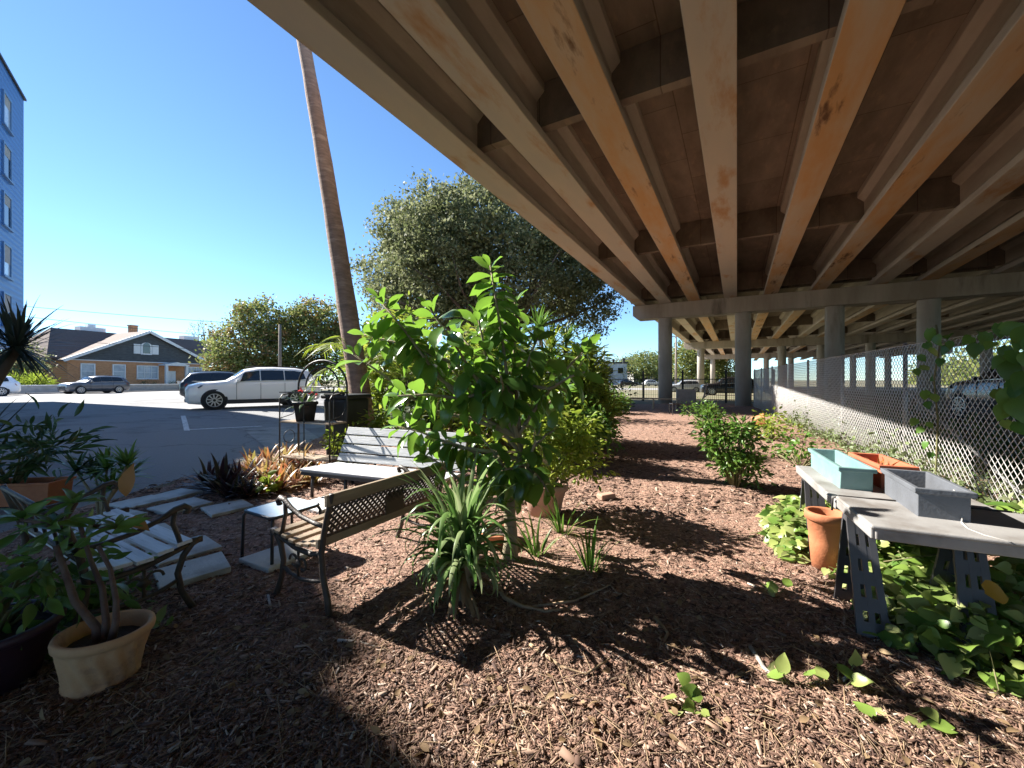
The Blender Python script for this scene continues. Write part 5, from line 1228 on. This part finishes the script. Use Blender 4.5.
tag(leaves('fence_undergrowth', np.stack([x, y, z], 1), rdir(n), rdir(n, .8), .075*rng.uniform(.6, 1.4, n), .045, 'oval', 'leaf_weed'), 'small leaved weeds growing through the base of the chain-link fence', 'weeds', kind='stuff')
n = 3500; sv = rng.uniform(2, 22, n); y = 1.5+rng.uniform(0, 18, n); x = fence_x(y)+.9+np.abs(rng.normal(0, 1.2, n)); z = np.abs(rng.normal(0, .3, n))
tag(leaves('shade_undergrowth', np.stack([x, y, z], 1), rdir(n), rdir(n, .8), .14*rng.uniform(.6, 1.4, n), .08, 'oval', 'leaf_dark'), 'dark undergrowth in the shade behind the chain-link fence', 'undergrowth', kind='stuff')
# the vine on the fence
yv = 4.55; vb = Vector((fence_x(yv)-.05, yv, 0))
vn = thing('climbing_vine', 'large leaved vine climbing the chain-link fence above the grey window box', 'vine', vb)
def fv(px, py, off=-.05):
    k = (px-CX)/F; Yf = (5.20-.4525*4+off)/(k-.4525); return A(px, py, Yf)-vb
m = MB()
path1 = [fv(930, 540)*1.0, fv(936, 470), fv(938, 420), fv(934, 380), fv(940, 345), fv(936, 325)]
path2 = [fv(940, 345), fv(958, 338), fv(985, 332), fv(1005, 325), fv(1030, 322)]
path3 = [fv(1028, 440), fv(1020, 400), fv(1024, 370), fv(1015, 345)]
for p_, r_ in ((path1, .012), (path2, .008), (path3, .008)): m.tube(p_, r_, 6)
m.build('stem', 'stem_green', vn, smooth=True)
lv = [(930, 335, 1.2), (934, 352, .9), (925, 368, .8), (932, 378, .8), (917, 372, .7), (945, 350, .9), (950, 345, .7), (968, 340, .9), (975, 350, 1.1), (985, 338, .9), (1000, 330, 1.0), (1012, 328, 1.1), (1018, 345, .8), (1005, 352, .9), (1012, 372, 1.5), (1022, 380, 1.3), (1010, 400, 1.6), (1022, 410, 1.6), (1000, 395, 1.0), (925, 395, .9), (935, 398, .8), (928, 405, .7), (914, 422, .8), (920, 430, .7), (930, 425, .6), (925, 445, .7), (930, 455, .6), (1030, 360, 1.2), (1036, 395, 1.3), (940, 362, .7), (922, 358, .7), (1000, 362, 1.0), (1020, 335, 1.1), (1015, 358, 1.2), (1002, 412, 1.1), (1024, 428, 1.2), (1030, 345, 1.0), (990, 345, .8), (978, 332, .7), (1016, 388, 1.3), (1008, 425, .8), (948, 336, .8), (938, 340, 1.0), (928, 346, .8)]
P = np.array([tuple(fv(px, py, -.08-.08*rng.random())) for px, py, s in lv]); k = len(lv)
D = nrmz(np.stack([rng.normal(0, .5, k), rng.normal(0, .3, k), -1+rng.normal(0, .4, k)], 1)); Nn = nrmz(np.array((-.9, -.5, .35))+rng.normal(0, .35, (k, 3))); s_ = np.array([s for _, _, s in lv])
P = P-D*.07*s_[:, None]
leaves('foliage', P, D, Nn, .165*s_, .14*s_, 'heart', 'leaf_vine', vn)
leaves('yellow_leaf', np.array([tuple(A(985, 590, 1.95)-vb)]), np.array([(.9, -.1, -.2)]), np.array([(-.2, -.7, .7)]), .12, .11, 'heart', 'leaf_gold', vn)
# sprigs in the mulch
for px, py, nl_, lab in ((795, 688, 5, 'sprig of round pothos leaves in mulch before the nearest sawhorse, beside a bleached stick'), (838, 694, 3, 'pair of round leaves on mulch, just left of the nearest sawhorse foot'), (700, 712, 7, 'low rooted green sprig at the bottom edge of the photo'), (905, 718, 5, 'pale leaf sprig at the bottom right of the mulch'), (790, 545, 9, 'small pothos patch in mulch left of the far sawhorse'), (775, 600, 5, 'dull pothos leaves in mulch left of the nearest sawhorse'), (160, 632, 5, 'small green seedling on mulch behind the tan pot')):
    p = G(px, py); t = thing('leaf_sprig', lab, 'plant', (p.x, p.y, .01))
    P = np.stack([rng.normal(0, .07, nl_), rng.normal(0, .05, nl_), rng.uniform(.03, .09, nl_)], 1)
    leaves('foliage', P, rdir(nl_, .1)*np.array((1, 1, .5)), nrmz(np.array((-.2, -.5, 1))+rng.normal(0, .3, (nl_, 3))), .085*rng.uniform(.7, 1.2, nl_), .065, 'heart', 'leaf_pothos', t)
    m = MB()
    for q in P: m.tube([(0, 0, 0), (q[0]*.6, q[1]*.6, q[2]*.5), tuple(q)], .0025, 5)
    m.build('stem', 'stem_green', t)

# ================================================================== mulch chips and litter
def scatter(n, y0, y1, pw):
    u = rng.random(n); y = (y0**(-pw)+u*(y1**(-pw)-y0**(-pw)))**(-1/pw)
    x = rng.uniform(-1.42, 1.42, n)*y
    k = (x > -4.93+.08*np.sin(3.1*y)) & (x < fx0(y)+.3)
    return x[k], y[k]
def chipset(name, label, n, y0, y1, pw, L0, mt):
    x, y = scatter(n, y0, y1, pw); k_ = rng.random(len(x)) < .62+.38*np.sin(2.1*x+1.3*np.sin(1.7*y))*np.sin(2.6*y+1.1*np.sin(2.3*x))+.2; x = x[k_]; y = y[k_]; n = len(x)
    L = L0*rng.gamma(2.0, .5, n)+.006; W = L*rng.uniform(.10, .30, n); T = np.minimum(.006, W*.3)
    z = mh(x, y)+T*.3+np.abs(rng.normal(0, .005, n))
    o = chips(name, np.stack([x, y, z], 1), rng.uniform(0, 2*PI, n), rng.normal(0, .22, n), L, W, T, mt)
    tag(o, label, 'mulch', kind='stuff')
chipset('mulch_chips', 'loose bark chips covering the garden bed', 160000, 1.25, 4.6, 1.0, .017, 'chip')
chipset('mulch_chips', 'loose bark chips covering the path farther back', 70000, 4.4, 15, .8, .036, 'chip')
x, y = scatter(1500, 1.3, 6, 1.0); n = len(x); az = rng.uniform(0, PI, n); L = rng.uniform(.05, .22, n); z = mh(x, y)+.012
tag(np_bars('straw_litter', np.stack([x, y, z], 1), np.stack([x+np.cos(az)*L, y+np.sin(az)*L, z+rng.normal(.004, .012, n)], 1), .0016, 'straw'), 'dry needles and straw strewn over the mulch', 'litter', kind='stuff')
x, y = scatter(420, 1.4, 7, 1.0); n = len(x)
tag(leaves('fallen_leaves', np.stack([x, y, mh(x, y)+.015], 1), rdir(n)*np.array((1, 1, .25)), rdir(n, 2.5), .05*rng.uniform(.5, 1.4, n), .026, 'lance', 'leaf_dry'), 'dry fallen leaves scattered on the mulch', 'leaves', kind='stuff')
def debris(name, label, pts, w, mt='straw', cat='stick'):
    pts = [G(px, py)+Vector((0, 0, z)) for px, py, z in pts]; m = MB()
    m.tube(pts, [w*(1-.5*i/(len(pts)-1)) for i in range(len(pts))], 6); tag(m.build(name, mt, None, smooth=True), label, cat)
debris('dry_frond', 'curled dry palm sheath on the mulch below the strap leaf clump', [(497, 590, .03), (505, 604, .04), (522, 611, .03), (545, 616, .03), (565, 614, .03)], .018, 'straw', 'dry frond')
debris('dry_frond', 'thin dry stalk running right from the curled palm sheath', [(530, 612, .03), (575, 606, .035), (610, 592, .05), (620, 600, .03)], .010, 'straw', 'dry frond')
debris('dry_frond', 'forked dry grass stalk on sunlit mulch near the bottom centre', [(530, 650, .03), (560, 672, .03), (585, 682, .035), (610, 668, .05)], .010, 'straw', 'dry frond')
debris('stick', 'bleached grey stick lying before the nearest sawhorse', [(750, 652, .03), (765, 676, .035), (788, 696, .03)], .014, 'bleached')
debris('stick', 'pale stick lying on shaded mulch below the lattice bench', [(338, 646, .03), (360, 648, .03), (386, 656, .03)], .012, 'bleached')
debris('stick', 'short pale splinter on mulch left of the lattice bench', [(268, 600, .03), (272, 618, .03)], .011, 'bleached')
debris('stick', 'thin fallen twig on mulch right of the tan pot', [(160, 700, .03), (210, 660, .035), (245, 640, .03)], .006, 'straw')
debris('stick', 'curved brown twig in dappled shade left of the grey table', [(655, 622, .03), (668, 640, .04), (660, 656, .03)], .012, 'straw')
bk_ = thing('brick', 'broken reddish brick lying on the path shadow', 'brick', G(606, 501)+Vector((0, 0, .02)), .5)
m = MB(); m.box((0, 0, .04), (.22, .11, .07)); m.build('block', 'terracotta_pale', bk_, bevel=.012)

# ================================================================== light, sky, camera
SD = Vector((.905, -.425, 0)).normalized(); EL = R(35.5)
ld = Vector((SD.x*math.cos(EL), SD.y*math.cos(EL), -math.sin(EL)))
sun = bpy.data.lights.new('sun', 'SUN'); sun.energy = 3.3; sun.angle = R(.5); sun.color = (1, .95, .87)
so = bpy.data.objects.new('sun', sun); C.objects.link(so); so.rotation_euler = ld.to_track_quat('-Z', 'Y').to_euler()
w = bpy.data.worlds.new('World'); bpy.context.scene.world = w; w.use_nodes = True
nt = w.node_tree; bg = nt.nodes['Background']; sk = nt.nodes.new('ShaderNodeTexSky'); sk.sky_type = 'NISHITA'; sk.sun_disc = False
sk.sun_elevation = EL; sk.sun_rotation = math.atan2(-SD.x, -SD.y); sk.altitude = 2600; sk.air_density = 1.0; sk.dust_density = .05; sk.ozone_density = 1.4
tn = nt.nodes.new('ShaderNodeMix'); tn.data_type = 'RGBA'; tn.blend_type = 'MULTIPLY'; tn.inputs[0].default_value = 1; tn.inputs[7].default_value = (.66, .83, .93, 1)
nt.links.new(sk.outputs[0], tn.inputs[6]); nt.links.new(tn.outputs[2], bg.inputs[0]); bg.inputs[1].default_value = .051
cam = bpy.data.cameras.new('camera'); co = bpy.data.objects.new('camera', cam); C.objects.link(co)
co.location = (0, 0, EYE); co.rotation_euler = (R(90), 0, 0)
cam.sensor_width = 36; cam.lens = F/1024*36; cam.shift_y = -(384-HY)/1024*-1*-1; cam.clip_start = .05; cam.clip_end = 6000
sc = bpy.context.scene; sc.camera = co
vs = sc.view_settings; vs.view_transform = 'Standard'; vs.look = 'None'; vs.exposure = 2.47; vs.gamma = 1; vs.use_curve_mapping = False
sc.cycles.max_bounces = 8; sc.cycles.diffuse_bounces = 5; sc.cycles.transparent_max_bounces = 4
sc.cycles.use_denoising = True
